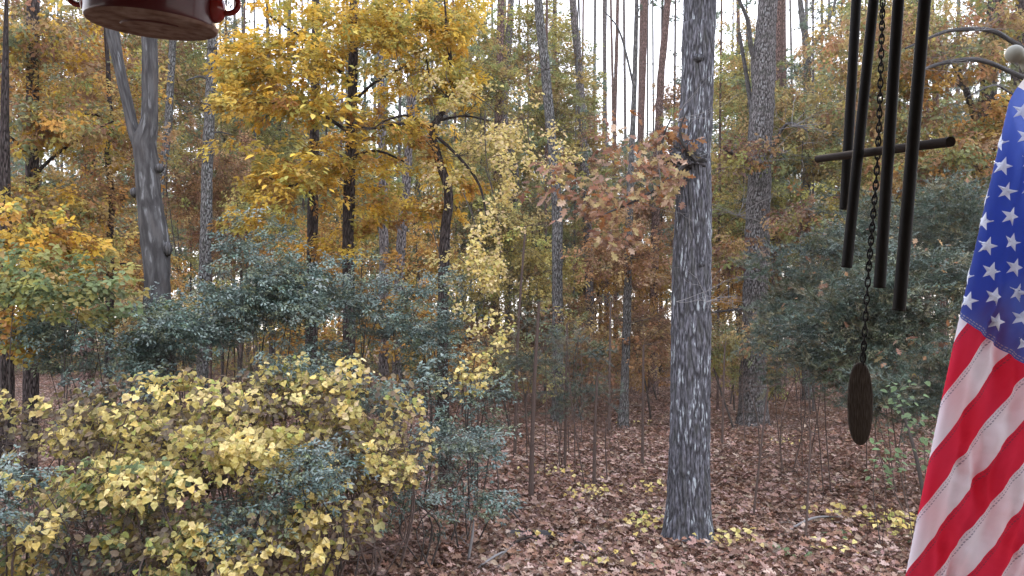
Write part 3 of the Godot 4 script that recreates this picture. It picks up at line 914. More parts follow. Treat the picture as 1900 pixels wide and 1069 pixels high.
# ---------- bushes ----------
func bushes() -> void:
	rng.seed = 700
	var priv := spray("small", 34, 0.155, 601, 0.35, 0.1, 0.25)
	var priv2 := spray("small", 46, 0.12, 602, 0.35, 0.1, 0.35)
	mats.s_priv = priv
	var wispy := needles(9, 8, 0.22, 0.012, 603)
	mats.s_wispy = wispy
	# yellow heart-leaved thicket
	var yl := "yellow bushes of the thicket"
	var ylist := [
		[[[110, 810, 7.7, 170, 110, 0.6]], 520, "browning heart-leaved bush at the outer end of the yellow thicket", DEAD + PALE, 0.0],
		[[[290, 785, 7.9, 180, 100, 0.7]], 680, "pale yellow bush of the thicket standing below the forked grey tree", PALE, -0.1],
		[[[480, 765, 8.2, 160, 95, 0.7]], 600, "tallest heart-leaved yellow bush, topping the thicket below the blue-green privet", PALE, -0.05],
		[[[640, 770, 8.3, 140, 110, 0.6]], 540, "cream-yellow bush of the thicket below the golden hickory trunk", CREAM + PALE, -0.05],
		[[[720, 840, 7.8, 90, 80, 0.4], [690, 930, 7.5, 40, 60, 0.3]], 260, "open yellow bush with bare dark stems at the inner end of the thicket", PALE + CREAM, 0.0],
		[[[420, 860, 7.2, 140, 90, 0.5]], 460, "yellow bush in the middle of the thicket above a dark privet", PALE, 0.0],
		[[[230, 940, 6.8, 180, 100, 0.4]], 520, "low greenish yellow bush at the front of the thicket", PALE + SAGE, 0.05],
		[[[60, 980, 6.6, 120, 100, 0.4]], 210, "sparse yellow bush in the front corner of the thicket", PALE + SAGE, 0.1],
		[[[570, 990, 6.8, 150, 90, 0.4]], 240, "low sparse yellow bush over bare ground before the thicket", PALE, 0.1],
		[[[610, 870, 7.5, 100, 70, 0.4]], 240, "yellow bush among privet sprigs at the thicket's inner side", PALE + CREAM, 0.05],
		[[[330, 1030, 6.5, 230, 60, 0.3]], 330, "trailing yellow leaves along the front edge of the thicket", PALE + SAGE, 0.05],
	]
	for e in ylist:
		var b := bush("heart_leaved_bush", e[2], "bush", e[0], 7, 0.012, mats.red_twig, yl)
		single_leaves(b, "heart", scatter(ragged(e[0], 26, 0.14, 0.42), int(e[1] * 2.1), e[4] - 0.1, 2.6, 1.0, 0.3), 170, e[3], 0.036, 0.074, 0.6, 0.75, 0.45)
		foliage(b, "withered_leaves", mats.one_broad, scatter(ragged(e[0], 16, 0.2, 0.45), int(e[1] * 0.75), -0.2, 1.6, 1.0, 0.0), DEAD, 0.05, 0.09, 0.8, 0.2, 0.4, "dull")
		twigs(b, mats.red_twig, [at(e[0][0][0], e[0][0][1], e[0][0][2]), at(e[0][0][0] - 60, e[0][0][1] + 50, e[0][0][2]), at(e[0][0][0] + 60, e[0][0][1] + 50, e[0][0][2])], 34, 0.8, 0.004)
	# blue-green privet
	var pl := "blue-green privet bushes"
	var plist := [
		[[[470, 500, 9.7, 110, 90, 0.9], [430, 600, 9.6, 120, 55, 0.8]], 500, "biggest blue-green privet, standing against the forked grey tree"],
		[[[330, 625, 9.2, 90, 50, 0.6]], 200, "blue-green privet hiding the foot of the forked grey tree"],
		[[[560, 560, 10.0, 90, 110, 0.8]], 270, "blue-green privet in front of the dark trunk under the golden leaves"],
		[[[150, 650, 9.2, 170, 60, 0.7]], 250, "long low grey-green privet behind the browning end of the thicket"],
		[[[690, 580, 10.3, 90, 110, 0.8]], 230, "privet between the hickory trunk and the crooked snag"],
		[[[800, 620, 10.7, 90, 100, 0.7]], 190, "privet growing round the crooked snag's stem"],
		[[[870, 740, 10.3, 60, 90, 0.5]], 90, "thin privet at the inner side of the crooked snag"],
		[[[850, 870, 8.8, 110, 80, 0.5]], 130, "low open privet at the snag's foot over leaf litter"],
		[[[140, 1000, 6.9, 80, 60, 0.4]], 120, "dark privet at the front of the thicket's outer half"],
		[[[455, 950, 6.8, 50, 70, 0.3]], 110, "dark blue-green privet in front of the thicket's middle"],
		[[[555, 890, 7.0, 50, 50, 0.3]], 70, "small privet beside the yellow bush with bare stems"],
		[[[10, 940, 6.5, 60, 90, 0.4]], 100, "dark green privet in the outermost corner before the thicket"],
		[[[700, 740, 9.0, 110, 60, 0.5]], 110, "privet sprigs rising over the inner end of the thicket"],
		[[[560, 690, 8.6, 60, 50, 0.4]], 70, "privet sprigs rising between the two tallest yellow bushes"],
		[[[210, 720, 8.4, 90, 40, 0.4]], 80, "privet sprigs above the browning end of the thicket"],
		[[[620, 880, 7.2, 40, 60, 0.3]], 50, "narrow privet beside the open yellow bush's bare stems"],
		[[[790, 940, 8.0, 60, 60, 0.3]], 50, "lowest privet tuft on the open litter by the snag's foot"],
	]
	for e in plist:
		var b := bush("privet_bush", e[2], "bush", e[0], 5, 0.012, mats.twig, pl)
		foliage(b, "foliage", priv, scatter(ragged(e[0], 9, 0.3, 0.6), int(e[1] * (1.05 if e[0][0][2] > 8.5 else 0.6)), 0.0, 1.5, 1.3), PRIVET, 0.22, 0.36, 0.4, 0.15, 0.0, "gloss")
	# sage-leaved shrub at the edge
	var dog := bush("dogwood_shrub", "sage green broad-leaved shrub before the rust oak at the yard edge", "shrub", [[100, 540, 8.8, 150, 55, 0.6], [200, 590, 9.2, 80, 30, 0.5]], 5, 0.012, mats.twig)
	foliage(dog, "foliage", mats.s_broad, scatter([[100, 540, 8.8, 150, 55, 0.6], [200, 590, 9.2, 80, 30, 0.5], [40, 500, 8.8, 70, 50, 0.5]], 130, 0.0, 1.2, 2.5), SAGE + SAGE + OLIVE, 0.22, 0.34, 0.3, 0.15)
	# hanging cream vine on the snag
	var vb := [[930, 330, 10.8, 50, 90, 0.5], [890, 470, 10.6, 55, 80, 0.4], [1010, 290, 11.0, 60, 60, 0.5], [880, 560, 10.5, 45, 60, 0.4], [980, 230, 11.2, 70, 50, 0.5], [860, 170, 11.4, 70, 40, 0.5], [930, 420, 10.8, 40, 80, 0.4], [900, 240, 11.2, 70, 50, 0.5], [760, 130, 11.6, 70, 40, 0.4], [820, 330, 11.5, 60, 50, 0.3], [815, 210, 11.4, 50, 40, 0.3], [830, 480, 11.3, 40, 50, 0.3]]
	var vine := thing("climbing_vine", "cream-leaved vine hanging in curtains from the crooked snag", "vine", foot(860, 11.0))
	for b in vb:
		stem(vine, mats.twig, at(b[0] - 30, b[1] - b[4] * 1.4, b[2] + 0.3), at(b[0], b[1] + b[4], b[2]), 0.008, 0.1)
	single_leaves(vine, "heart", scatter(ragged(vb, 9, 0.2, 0.6), 2900, 0.0, 1.8, 0.8), 290, CREAM, 0.034, 0.062, 0.45, 0.7, 0.5)
	var vine2 := thing("climbing_vine", "yellow vine climbing a thin stem at the privet's inner edge", "vine", foot(880, 10.0))
	stem(vine2, mats.twig, foot(888, 10.0), at(885, 640, 10.0), 0.012)
	single_leaves(vine2, "heart", scatter([[880, 690, 10.0, 45, 50, 0.4], [850, 720, 10.0, 50, 30, 0.3], [920, 620, 10.2, 40, 50, 0.3]], 260, -0.1, 1.6, 1.0), 120, PALE, 0.038, 0.07, 0.5, 0.7, 0.5)
	# cedars and evergreen brush on the right
	var cl := "evergreen brush below the chime"
	var clist := [
		[[[1560, 620, 11.5, 120, 120, 1.0]], 520, "blue-green cedar brush behind the chime's sail"],
		[[[1690, 560, 11.0, 110, 130, 0.9]], 520, "dense cedar brush between the chime tubes and the flag"],
		[[[1500, 540, 13.5, 90, 100, 1.0]], 300, "loose cedar beside the second grey oak"],
		[[[1640, 440, 13.5, 150, 80, 1.0]], 420, "upper cedar brush seen through the chime tubes"],
		[[[1770, 430, 12.0, 80, 110, 0.8]], 320, "cedar brush under the dark leaning oak"],
		[[[1700, 700, 10.0, 90, 80, 0.7]], 260, "low cedar brush near the chime's sail, thinning to litter"],
		[[[1470, 660, 13.0, 60, 90, 0.8]], 170, "thin grey-green cedar at the second oak's foot"],
		[[[1060, 700, 14.0, 90, 70, 0.6]], 120, "wispy young cedar in the open middle of the wood"],
		[[[990, 640, 13.0, 60, 70, 0.6]], 100, "wispy cedar sapling foliage beside the mossy pine"],
	]
	for e in clist:
		var b := bush("cedar_shrub", e[2], "shrub", e[0], 2, 0.012, mats.red_twig, cl)
		foliage(b, "foliage", wispy if e[1] < 200 else (priv2 if e[1] > 400 else wispy), scatter(ragged(e[0], 14, 0.2, 0.5), int(e[1] * 0.85), 0.0, 1.3, 1.8), CEDAR, 0.24, 0.4, 0.5, 0.1, 0.0, "gloss")
		if e[1] > 200:
			foliage(b, "foliage", mats.s_wispy, scatter(ragged(e[0], 12, 0.3, 0.6), int(e[1] * 0.9), 0.0, 1.1, 1.6), CEDAR, 0.3, 0.5, 0.45, 0.1, 0.0, "gloss")
			foliage(b, "caught_leaves", mats.one_oak, scatter(e[0], 60, 0.0, 1.1, 1.0, 0.6), ROSE + RUST, 0.08, 0.15, 0.6, 0.5, 0.4)
	var lean := thing("leaning_stem", "thin dark stem leaning behind the green sapling leaves near the flag", "sapling", foot(1725, 9.0))
	stem(lean, mats.twig, foot(1728, 9.0), at(1665, 735, 9.4), 0.03, 0.02)
	for e in [[1690, 750, "fresh green sapling with drooping leaves just below the cedar brush"], [1650, 850, "low green sapling below the chime's sail"], [1735, 830, "green sapling leaning against the flag's edge"]]:
		var s := bush("green_sapling", e[2], "sapling", [[e[0], e[1], 8.8, 40, 50, 0.3]], 2, 0.006, mats.twig, "green saplings")
		single_leaves(s, "broad", scatter([[e[0], e[1], 8.8, 45, 55, 0.3]], 40, -1.0, 1.0, 1.0), 40, FRESH, 0.055, 0.10, 0.35, 0.4, 0.6)

# ---------- the wood beyond ----------
func far_wood() -> void:
	rng.seed = 900
	var f := spray("broad", 46, 0.12, 901, 0.4, 0.2, 0.6)
	var f2 := spray("oval", 50, 0.125, 902, 0.4, 0.2, 0.6)
	var pn := needles(12, 9, 0.24, 0.014, 903)
	# beech and oak undergrowth, each a small tree of its own
	var us := [
		[200, 560, 16, 90, 45, 1, MIXED, "low brown"], [320, 575, 17, 80, 40, 1, MIXED, "low yellow-brown"], [480, 570, 17, 80, 45, 1, OLIVE, "low olive"], [930, 650, 19, 70, 40, 1, MIXED, "low tan"], [1190, 650, 22, 60, 35, 1, RUST, "low tan-orange"], [1060, 610, 22, 70, 40, 1, MIXED, "low mixed"], [1340, 600, 20, 45, 50, 1, MIXED, "low olive-brown"], [1370, 140, 24, 50, 110, 1, OLIVE, "olive"], [1470, 200, 23, 60, 90, 1, MIXED, "mixed brown"], [300, 60, 24, 90, 60, 1, OLIVE, "olive-brown"], [430, 150, 28, 60, 70, 1, PINE, "green"], [880, 60, 30, 60, 50, 1, OLIVE, "olive"], [1000, 60, 32, 50, 70, 1, OLIVE, "yellow-green"], [1580, 330, 20, 70, 70, 1, OLIVE, "olive"], [1290, 420, 28, 60, 80, 1, RUST, "rust"], [1230, 400, 36, 60, 70, 1, RUST, "russet"], [890, 120, 26, 70, 90, 1, OLIVE, "yellow-olive"], [1020, 230, 33, 70, 80, 1, OLIVE, "yellow-green"], [960, 470, 25, 70, 90, 1, PALE, "pale yellow"], [840, 520, 23, 60, 70, 1, PALE, "pale yellow"], [1060, 640, 25, 80, 50, 1, RUST, "thin rusty"], [560, 470, 24, 80, 60, 1, AMBER, "amber"], [680, 600, 22, 80, 70, 1, MIXED, "mixed"], [400, 250, 32, 70, 120, 1, OLIVE, "green-brown"], [330, 150, 30, 60, 90, 1, OLIVE, "olive"], [1350, 200, 34, 50, 120, 1, OLIVE, "yellow-green"], [1130, 650, 34, 90, 40, 1, AMBER, "golden"], [1560, 130, 28, 70, 90, 1, MIXED, "brown"], [860, 300, 27, 60, 90, 1, PALE, "pale yellow"], [1110, 330, 35, 60, 60, 1, RUST, "coppery"], [30, 480, 18, 90, 90, 1, MIXED, "mixed brown"], [130, 520, 20, 90, 70, 1, RUST, "rust"], [235, 440, 19, 60, 110, 1, AMBER, "orange"], [350, 330, 24, 80, 90, 1, RUST, "rust-brown"], [420, 440, 26, 80, 60, 1, RUST, "russet"],
		[500, 400, 22, 70, 50, 1, OLIVE, "olive"], [470, 280, 30, 80, 120, 1, OLIVE, "olive"], [640, 490, 20, 90, 70, 1, AMBER, "orange"], [600, 640, 17, 60, 60, 1, AMBER, "orange"], [720, 470, 24, 70, 90, 1, MIXED, "mixed yellow"],
		[770, 420, 22, 60, 60, 1, AMBER, "deep amber"], [760, 600, 16, 70, 90, 1, AMBER, "amber"], [860, 420, 26, 70, 80, 1, MIXED, "brown and yellow"], [900, 620, 26, 80, 70, 1, RUST, "rust"], [960, 540, 26, 80, 70, 1, MIXED, "yellow-brown"], [900, 250, 34, 90, 100, 1, OLIVE, "olive"],
		[1010, 600, 27, 80, 60, 1, RUST, "russet"], [1030, 460, 34, 90, 60, 1, MIXED, "mixed brown"], [1100, 560, 33, 80, 60, 1, AMBER, "orange"], [1190, 590, 28, 80, 60, 1, RUST, "copper"], [1180, 500, 34, 80, 60, 1, AMBER, "amber"], [1100, 460, 34, 70, 50, 1, RUST, "copper"],
		[1340, 540, 26, 50, 90, 1, AMBER, "orange"], [1340, 400, 24, 60, 90, 1, OLIVE, "olive"], [1450, 500, 28, 50, 80, 1, MIXED, "brown"], [1350, 660, 22, 40, 50, 1, OLIVE, "yellow-green"], [1560, 420, 24, 90, 60, 1, OLIVE, "olive"], [1650, 330, 22, 110, 70, 1, MIXED, "brown"], [1790, 420, 20, 70, 80, 1, AMBER, "orange"], [1860, 330, 22, 70, 110, 1, MIXED, "brown"], [1610, 250, 26, 80, 80, 1, OLIVE, "green-brown"], [1420, 180, 30, 80, 90, 1, OLIVE, "olive"], [230, 130, 28, 120, 90, 1, RUST, "brown"], [60, 30, 20, 110, 60, 1, MIXED, "brown"], [1680, 20, 22, 120, 70, 1, OLIVE, "olive"], [1850, 40, 24, 90, 80, 1, MIXED, "brown"], [1040, 150, 34, 50, 120, 1, OLIVE, "olive"], [1250, 300, 34, 50, 120, 1, RUST, "copper"], [960, 380, 32, 70, 70, 1, MIXED, "brown"],
	]
	for e in us:
		var blob := [[e[0], e[1], float(e[2]), e[3], e[4], 1.6], [e[0] + 40, e[1] + 40, e[2] + 1.5, e[3] * 0.8, e[4] * 0.8, 1.4]]
		var b := bush("understory_tree", "%s leaved small tree %s" % [e[7], where(e[0], e[1])], "small tree", blob, 1, 0.03, mats.twig, "small trees of the understory")
		var area: float = e[3] * e[4] * pow(e[2] / F, 2.0) * 3.14
		foliage(b, "foliage", f if rng.randf() < 0.5 else f2, scatter(ragged(blob, 6, 0.3, 0.65), int(clampf(area * 34.0, 70, 900)), -0.02, 0.5, 1.8), e[6], 0.5, 0.85, 0.5, 0.1)
		twigs(b, mats.twig, [at(e[0], e[1], e[2]), at(e[0] + 40, e[1] + 40, e[2] + 1.0)], 14, 1.3, 0.007)
	rng.seed = 910
	# pines farther back
	var tries := 0
	var spots := []
	while spots.size() < 108 and tries < 1500:
		tries += 1
		var young := spots.size() >= 72
		var d := 26.0 + 46.0 * sqrt(rng.randf())
		var px := rng.randf_range(-60, 1960)
		if young:
			d = rng.randf_range(24, 40)
			px = rng.randf_range(60, 1560)
		var p := foot(px, d)
		var ok := px < 1250 or px > 1330
		for s in spots:
			if absf(s[0] - px) < (9.0 if young else 13.0) or Vector2(s[2] - p.x, s[3] - p.z).length() < 1.2:
				ok = false
		if ok:
			spots.append([px, d, p.x, p.z, young])
	spots.sort_custom(func(s, t): return s[0] < t[0])
	for s in spots:
		var px: float = s[0]
		var d: float = s[1]
		var young: bool = s[4]
		var w := (rng.randf_range(0.07, 0.13) if young else rng.randf_range(0.16, 0.34)) * F / d
		var lean := rng.randfn() * 8.0
		var low := 625.7 + EYE * F / d - 4.0
		var matn: String = ["pine", "pine_red", "pine_grey", "dark"][rng.randi() % 4]
		var hgt := rng.randf_range(9, 14) if young else rng.randf_range(17, 26)
		var t := tree("pine_tree", "%s %s pine, %s" % ["thin young" if young else "far", ["brown", "reddish", "grey", "dark"][["pine", "pine_red", "pine_grey", "dark"].find(matn)], ranked("young" if young else "far", px)], "tree", [[px + lean, -20, w * 0.75], [px + lean * 0.5, 280, w * 0.9], [px, low, w * 1.1]], d, mats[matn], hgt, [], "young pines in the wood" if young else "pines far back in the wood", 9, 0.6)
		var top := hgt
		var blobs := []
		var ndl := 4 + rng.randi() % 3
		for j in ndl:
			var y := lerpf(5.5, top, float(j + rng.randf()) / ndl)
			var yp := 625.7 - F * (y - EYE) / d
			blobs.append([px + lean + rng.randfn() * 14.0, yp, d + rng.randfn() * 0.8, 2.0 * F / d, 1.3 * F / d, 2.0])
		var pts := scatter(blobs, 50 if young else 190, -0.02, 0.35, 1.4)
		var keep := PackedVector3Array()
		for q in pts:
			if not open_sky(q):
				keep.append(q)
		foliage(t, "needles", pn, keep, PINE + OLIVE, 0.7, 1.2, 0.5, 0.0, 0.0, "dull")
		if rng.randf() < 0.7:
			twigs(t, mats.twig, [at(px, 300, d), at(px, 420, d), at(px + lean, 120, d)], 8, 1.6, 0.012)
	# beyond what can be told apart
	var far := thing("far_woods", "mass of distant autumn woods closing the view", "woods", Vector3(0, 0, -55))
	far.remove_meta("category")
	far.set_meta("kind", "stuff")
	var pts2 := PackedVector3Array()
	var pts3 := PackedVector3Array()
	while pts2.size() < 12000:
		var d := rng.randf_range(42, 85)
		var p := Vector3(rng.randf_range(-0.75, 0.75) * d, 0, -d)
		p.y = gy(p.x, p.z) + pow(rng.randf(), 1.4) * 12.0
		if clump.get_noise_3d(p.x * 0.16, p.y * 0.3, p.z * 0.16) > -0.22:
			if p.y < 4.5 or not open_sky(p):
				pts2.append(p)
	while pts3.size() < 7000:
		var d := rng.randf_range(45, 90)
		var p := Vector3(rng.randf_range(-0.75, 0.75) * d, 0, -d)
		p.y = 7.0 + pow(rng.randf(), 1.0) * 18.0
		if clump.get_noise_3d(p.x * 0.12, p.y * 0.2, p.z * 0.12) > -0.02:
			if not open_sky(p):
				pts3.append(p)
	foliage(far, "foliage", f, pts2, MIXED + MIXED + RUST + OLIVE + PINE, 0.8, 1.5, 0.5, 0.0)
	foliage(far, "needles", pn, pts3, PINE, 1.2, 2.2, 0.5, 0.0, 0.0, "dull")

const MARKS := [[60, "the rust oak"], [166, "the pinkish pine"], [280, "the forked grey tree"], [390, "the blue-grey pine"], [580, "the privet's dark trunk"], [650, "the golden hickory"], [745, "the leaning pine"], [822, "the crooked snag"], [922, "the reddish pine"], [1030, "the mossy pine"], [1093, "the middle pine"], [1165, "the slim grey oak"], [1282, "the great oak"], [1400, "the second oak"], [1497, "the twin-topped pine"], [1590, "the first chime tubes"], [1690, "the last chime tube"], [1815, "the dark leaning oak"]]
var used := {}

const ORDER := ["first", "second", "third", "fourth", "fifth", "sixth", "seventh", "eighth", "ninth", "tenth"]

# which one of its kind it is between two well known trees; to be asked in order from one side to the other
func ranked(kind: String, px: float) -> String:
	var lo := -1
	for k in MARKS.size():
		if MARKS[k][0] < px:
			lo = k
	var from: String = "the wood's edge" if lo < 0 else MARKS[lo][1]
	var to: String = "the flag" if lo == MARKS.size() - 1 else MARKS[lo + 1][1]
	var key := kind + from
	var n: int = used.get(key, 0)
	used[key] = n + 1
	return "%s from %s towards %s" % [ORDER[mini(n, 9)], from, to]

func where(px: float, py: float) -> String:
	var best := 0
	for k in MARKS.size():
		if absf(MARKS[k][0] - px) < absf(MARKS[best][0] - px):
			best = k
	var s: String = ("high " if py < 300 else ("low " if py > 540 else "")) + "beside " + MARKS[best][1]
	var n: int = used.get(s, 0)
	used[s] = n + 1
	return s if n == 0 else s + [", behind the first", ", farther back"][mini(n - 1, 1)]

# ---------- seedlings, saplings, fallen wood ----------
func low_things() -> void:
	rng.seed = 1200
	var sl := [[985, 920, [[1000, 560, 5], [992, 700, 7], [987, 830, 9], [985, 920, 11]], "dark straight sapling standing in open litter behind the fallen log"],
		[1102, 900, [[1108, 700, 4], [1104, 800, 6], [1102, 900, 7]], "thin sapling in the open litter with yellow leaves at its foot"],
		[1192, 865, [[1194, 640, 4], [1193, 740, 5], [1192, 865, 6]], "thin pale sapling nearest the slim grey oak"],
		[1130, 800, [[1133, 560, 3], [1131, 700, 5], [1130, 800, 6]], "thin upright sapling between mossy pine and slim grey oak"],
		[1398, 960, [[1425, 720, 3], [1410, 850, 4], [1398, 960, 5]], "slanting whip of a sapling before the second oak"],
		[1495, 1005, [[1505, 800, 3], [1500, 900, 4], [1495, 1005, 5]], "thin whip standing alone before the cedar brush"],
		[1048, 870, [[1052, 600, 4], [1050, 740, 5], [1048, 870, 6]], "thin sapling beside the wispy cedar"],
		[955, 850, [[975, 420, 4], [962, 600, 5], [957, 760, 6], [955, 850, 7]], "slender bowed sapling under the cream vine"],
		[1270, 800, [[1262, 520, 4], [1266, 660, 5], [1268, 800, 6]], "thin sapling half behind the great oak"],
		[1340, 830, [[1345, 640, 3], [1342, 740, 4], [1340, 830, 5]], "thin sapling between the two grey oaks"],
		[880, 905, [[893, 700, 4], [886, 800, 5], [882, 905, 6]], "green-barked sapling beside the crooked snag"]]
	for e in sl:
		var d: float = EYE * F / (e[1] - 625.7)
		var line: Array = e[2]
		var o := thing("sapling", e[3], "sapling", foot(e[0], d), "saplings in the open litter")
		part("trunk", limb_mesh(line, d, d, 7, o.position), mats.red_twig, o)
		var st := []
		for q in line:
			st.append(at(q[0], q[1], d))
		st.pop_back()
		twigs(o, mats.red_twig, st, 14, 0.6, 0.004)
	rng.seed = 1230
	var xs := []
	for k in 13:
		xs.append(rng.randf_range(860, 1240) if k < 9 else rng.randf_range(1320, 1560))
	xs.sort()
	for px in xs:
		var d := rng.randf_range(11.5, 19.0)
		var f := foot(px, d)
		var o := thing("bare_sapling", "thin bare twiggy sapling, " + ranked("sapling", px), "sapling", f, "bare saplings in the open litter")
		var tip := f + Vector3(rng.randfn() * 0.2, rng.randf_range(1.2, 2.6), rng.randfn() * 0.2)
		stem(o, mats.red_twig, f, tip, 0.011, 0.06)
		twigs(o, mats.red_twig, [f.lerp(tip, 0.35), f.lerp(tip, 0.55), f.lerp(tip, 0.75), f.lerp(tip, 0.9)], 22, 0.6, 0.0035)
	# fallen wood
	var d1 := EYE * F / (990.0 - 625.7)
	var logp := thing("fallen_log", "short grey rotting log lying in the leaves before the straight sapling", "log", foot(995, d1))
	var la := foot(942, d1) + Vector3(0, 0.05, 0)
	var lb := foot(1045, d1 - 0.1) + Vector3(0, 0.05, 0)
	var a := Acc.new()
	var sp := smooth_path(PackedVector3Array([la - logp.position, la.lerp(lb, 0.5) - logp.position + Vector3(0, 0.01, 0.02), lb - logp.position]), PackedFloat32Array([0.04, 0.065, 0.05]), 0.04)
	tube(a, sp[0], sp[1], 14, 0.4)
	cap(a, la - logp.position, (la - lb).normalized(), 0.04, 14)
	cap(a, lb - logp.position, (lb - la).normalized(), 0.05, 14)
	part("trunk", build(a), mats.grey, logp)
	var sticks := [[[870, 1062], [980, 1018], 0.014, "long pale fallen branch pointing at the log", "grey"], [[945, 1008], [1030, 1012], 0.016, "brown fallen branch lying just before the log", "twig"], [[915, 930], [980, 980], 0.02, "dark fallen branch sloping from the privet to the log", "twig"], [[1440, 995], [1560, 965], 0.018, "long fallen branch among yellow seedlings below the chime", "grey"], [[1060, 1000], [1110, 1050], 0.01, "thin dark fallen twig before the yellow seedlings", "twig"], [[868, 1040], [885, 985], 0.016, "short upright broken stick in the litter", "grey"]]
	for e in sticks:
		var p := foot(e[0][0], EYE * F / (e[0][1] - 625.7)) + Vector3(0, 0.03, 0)
		var q := foot(e[1][0], EYE * F / (e[1][1] - 625.7)) + Vector3(0, 0.05, 0)
		if e[3].begins_with("short"):
			q = p + Vector3(0.06, 0.42, 0.0)
		var o := thing("fallen_branch", e[3], "branch", p, "fallen branches in the litter")
		stem(o, mats.grey_twig if e[4] == "grey" else mats.twig, p, q, e[2], 0.03)
		twigs(o, mats.grey_twig if e[4] == "grey" else mats.twig, [p.lerp(q, 0.4), p.lerp(q, 0.7)], 3, 0.3, 0.005)
	# yellow seedlings on the ground
	var ye := [[1655, 965, 70, 34, 60, "largest patch of yellow seedlings, below the chime's sail"], [1550, 950, 50, 18, 22, "loose yellow seedlings among the fallen branch"], [1210, 955, 60, 26, 44, "yellow seedlings against the great oak's foot on its shaded side"], [1345, 985, 60, 24, 34, "yellow seedlings just past the great oak's foot"], [1085, 905, 55, 30, 34, "yellow seedlings round the foot of the thin sapling"], [1030, 870, 60, 20, 22, "faint yellow seedlings behind the straight sapling"], [1215, 900, 40, 18, 18, "yellow seedlings in the litter behind the slim sapling"], [1010, 730, 30, 14, 12, "small olive seedlings by the mossy pine"], [1100, 1030, 70, 26, 22, "scattered yellow seedlings at the near edge of the litter"], [1540, 1010, 50, 18, 10, "few yellow leaves before the cedar whip"], [1460, 820, 30, 16, 12, "yellowing seedlings near the second oak's foot"], [1000, 985, 40, 16, 12, "few yellow seedlings over the fallen log"], [1190, 780, 26, 14, 10, "tiny yellow seedlings by the slim oak's foot"]]
	for e in ye:
		var d: float = EYE * F / (e[1] + e[3] * 0.6 - 625.7)
		var m: float = d / F
		var c := foot(e[0], d)
		var o := thing("yellow_seedling", e[5], "seedling", c, "yellow seedlings on the forest floor")
		var pts := PackedVector3Array()
		var st := Acc.new()
		for k in int(e[4] * 1.3):
			var x: float = c.x + rng.randfn() * e[2] * m * 0.5
			var z: float = c.z + rng.randfn() * e[2] * m * 0.5
			var p := Vector3(x, gy(x, z) + rng.randf_range(0.06, 0.06 + e[3] * m * 0.9), z)
			pts.append(p)
			tube(st, PackedVector3Array([Vector3(x, gy(x, z), z) - c, p - c]), PackedFloat32Array([0.002, 0.0015]), 4)
		part("stems", build(st), mats.red_twig, o, true)
		single_leaves(o, "heart", pts, 40, PALE, 0.045, 0.078, 0.45, 0.35, 0.2)
	for e in [[1690, 1010, "low green weed before the yellow seedlings near the flag"], [1240, 1055, "small green leaves in the litter at the near edge below the great oak"], [1565, 1000, "small green weed at the near edge below the chime"], [1480, 1030, "single green sprig in the near litter"]]:
		var d: float = EYE * F / (e[1] - 625.7)
		var c := foot(e[0], d)
		var o := thing("green_weed", e[2], "weed", c, "green weeds in the litter")
		var pts := PackedVector3Array()
		for k in 9:
			pts.append(c + Vector3(rng.randfn() * 0.1, rng.randf_range(0.04, 0.12), rng.randfn() * 0.1))
		single_leaves(o, "broad", pts, 9, FRESH, 0.06, 0.1, 0.4, 0.3, 0.2)
		stem(o, mats.twig, c, c + Vector3(0.02, 0.1, 0), 0.003, 0.01)

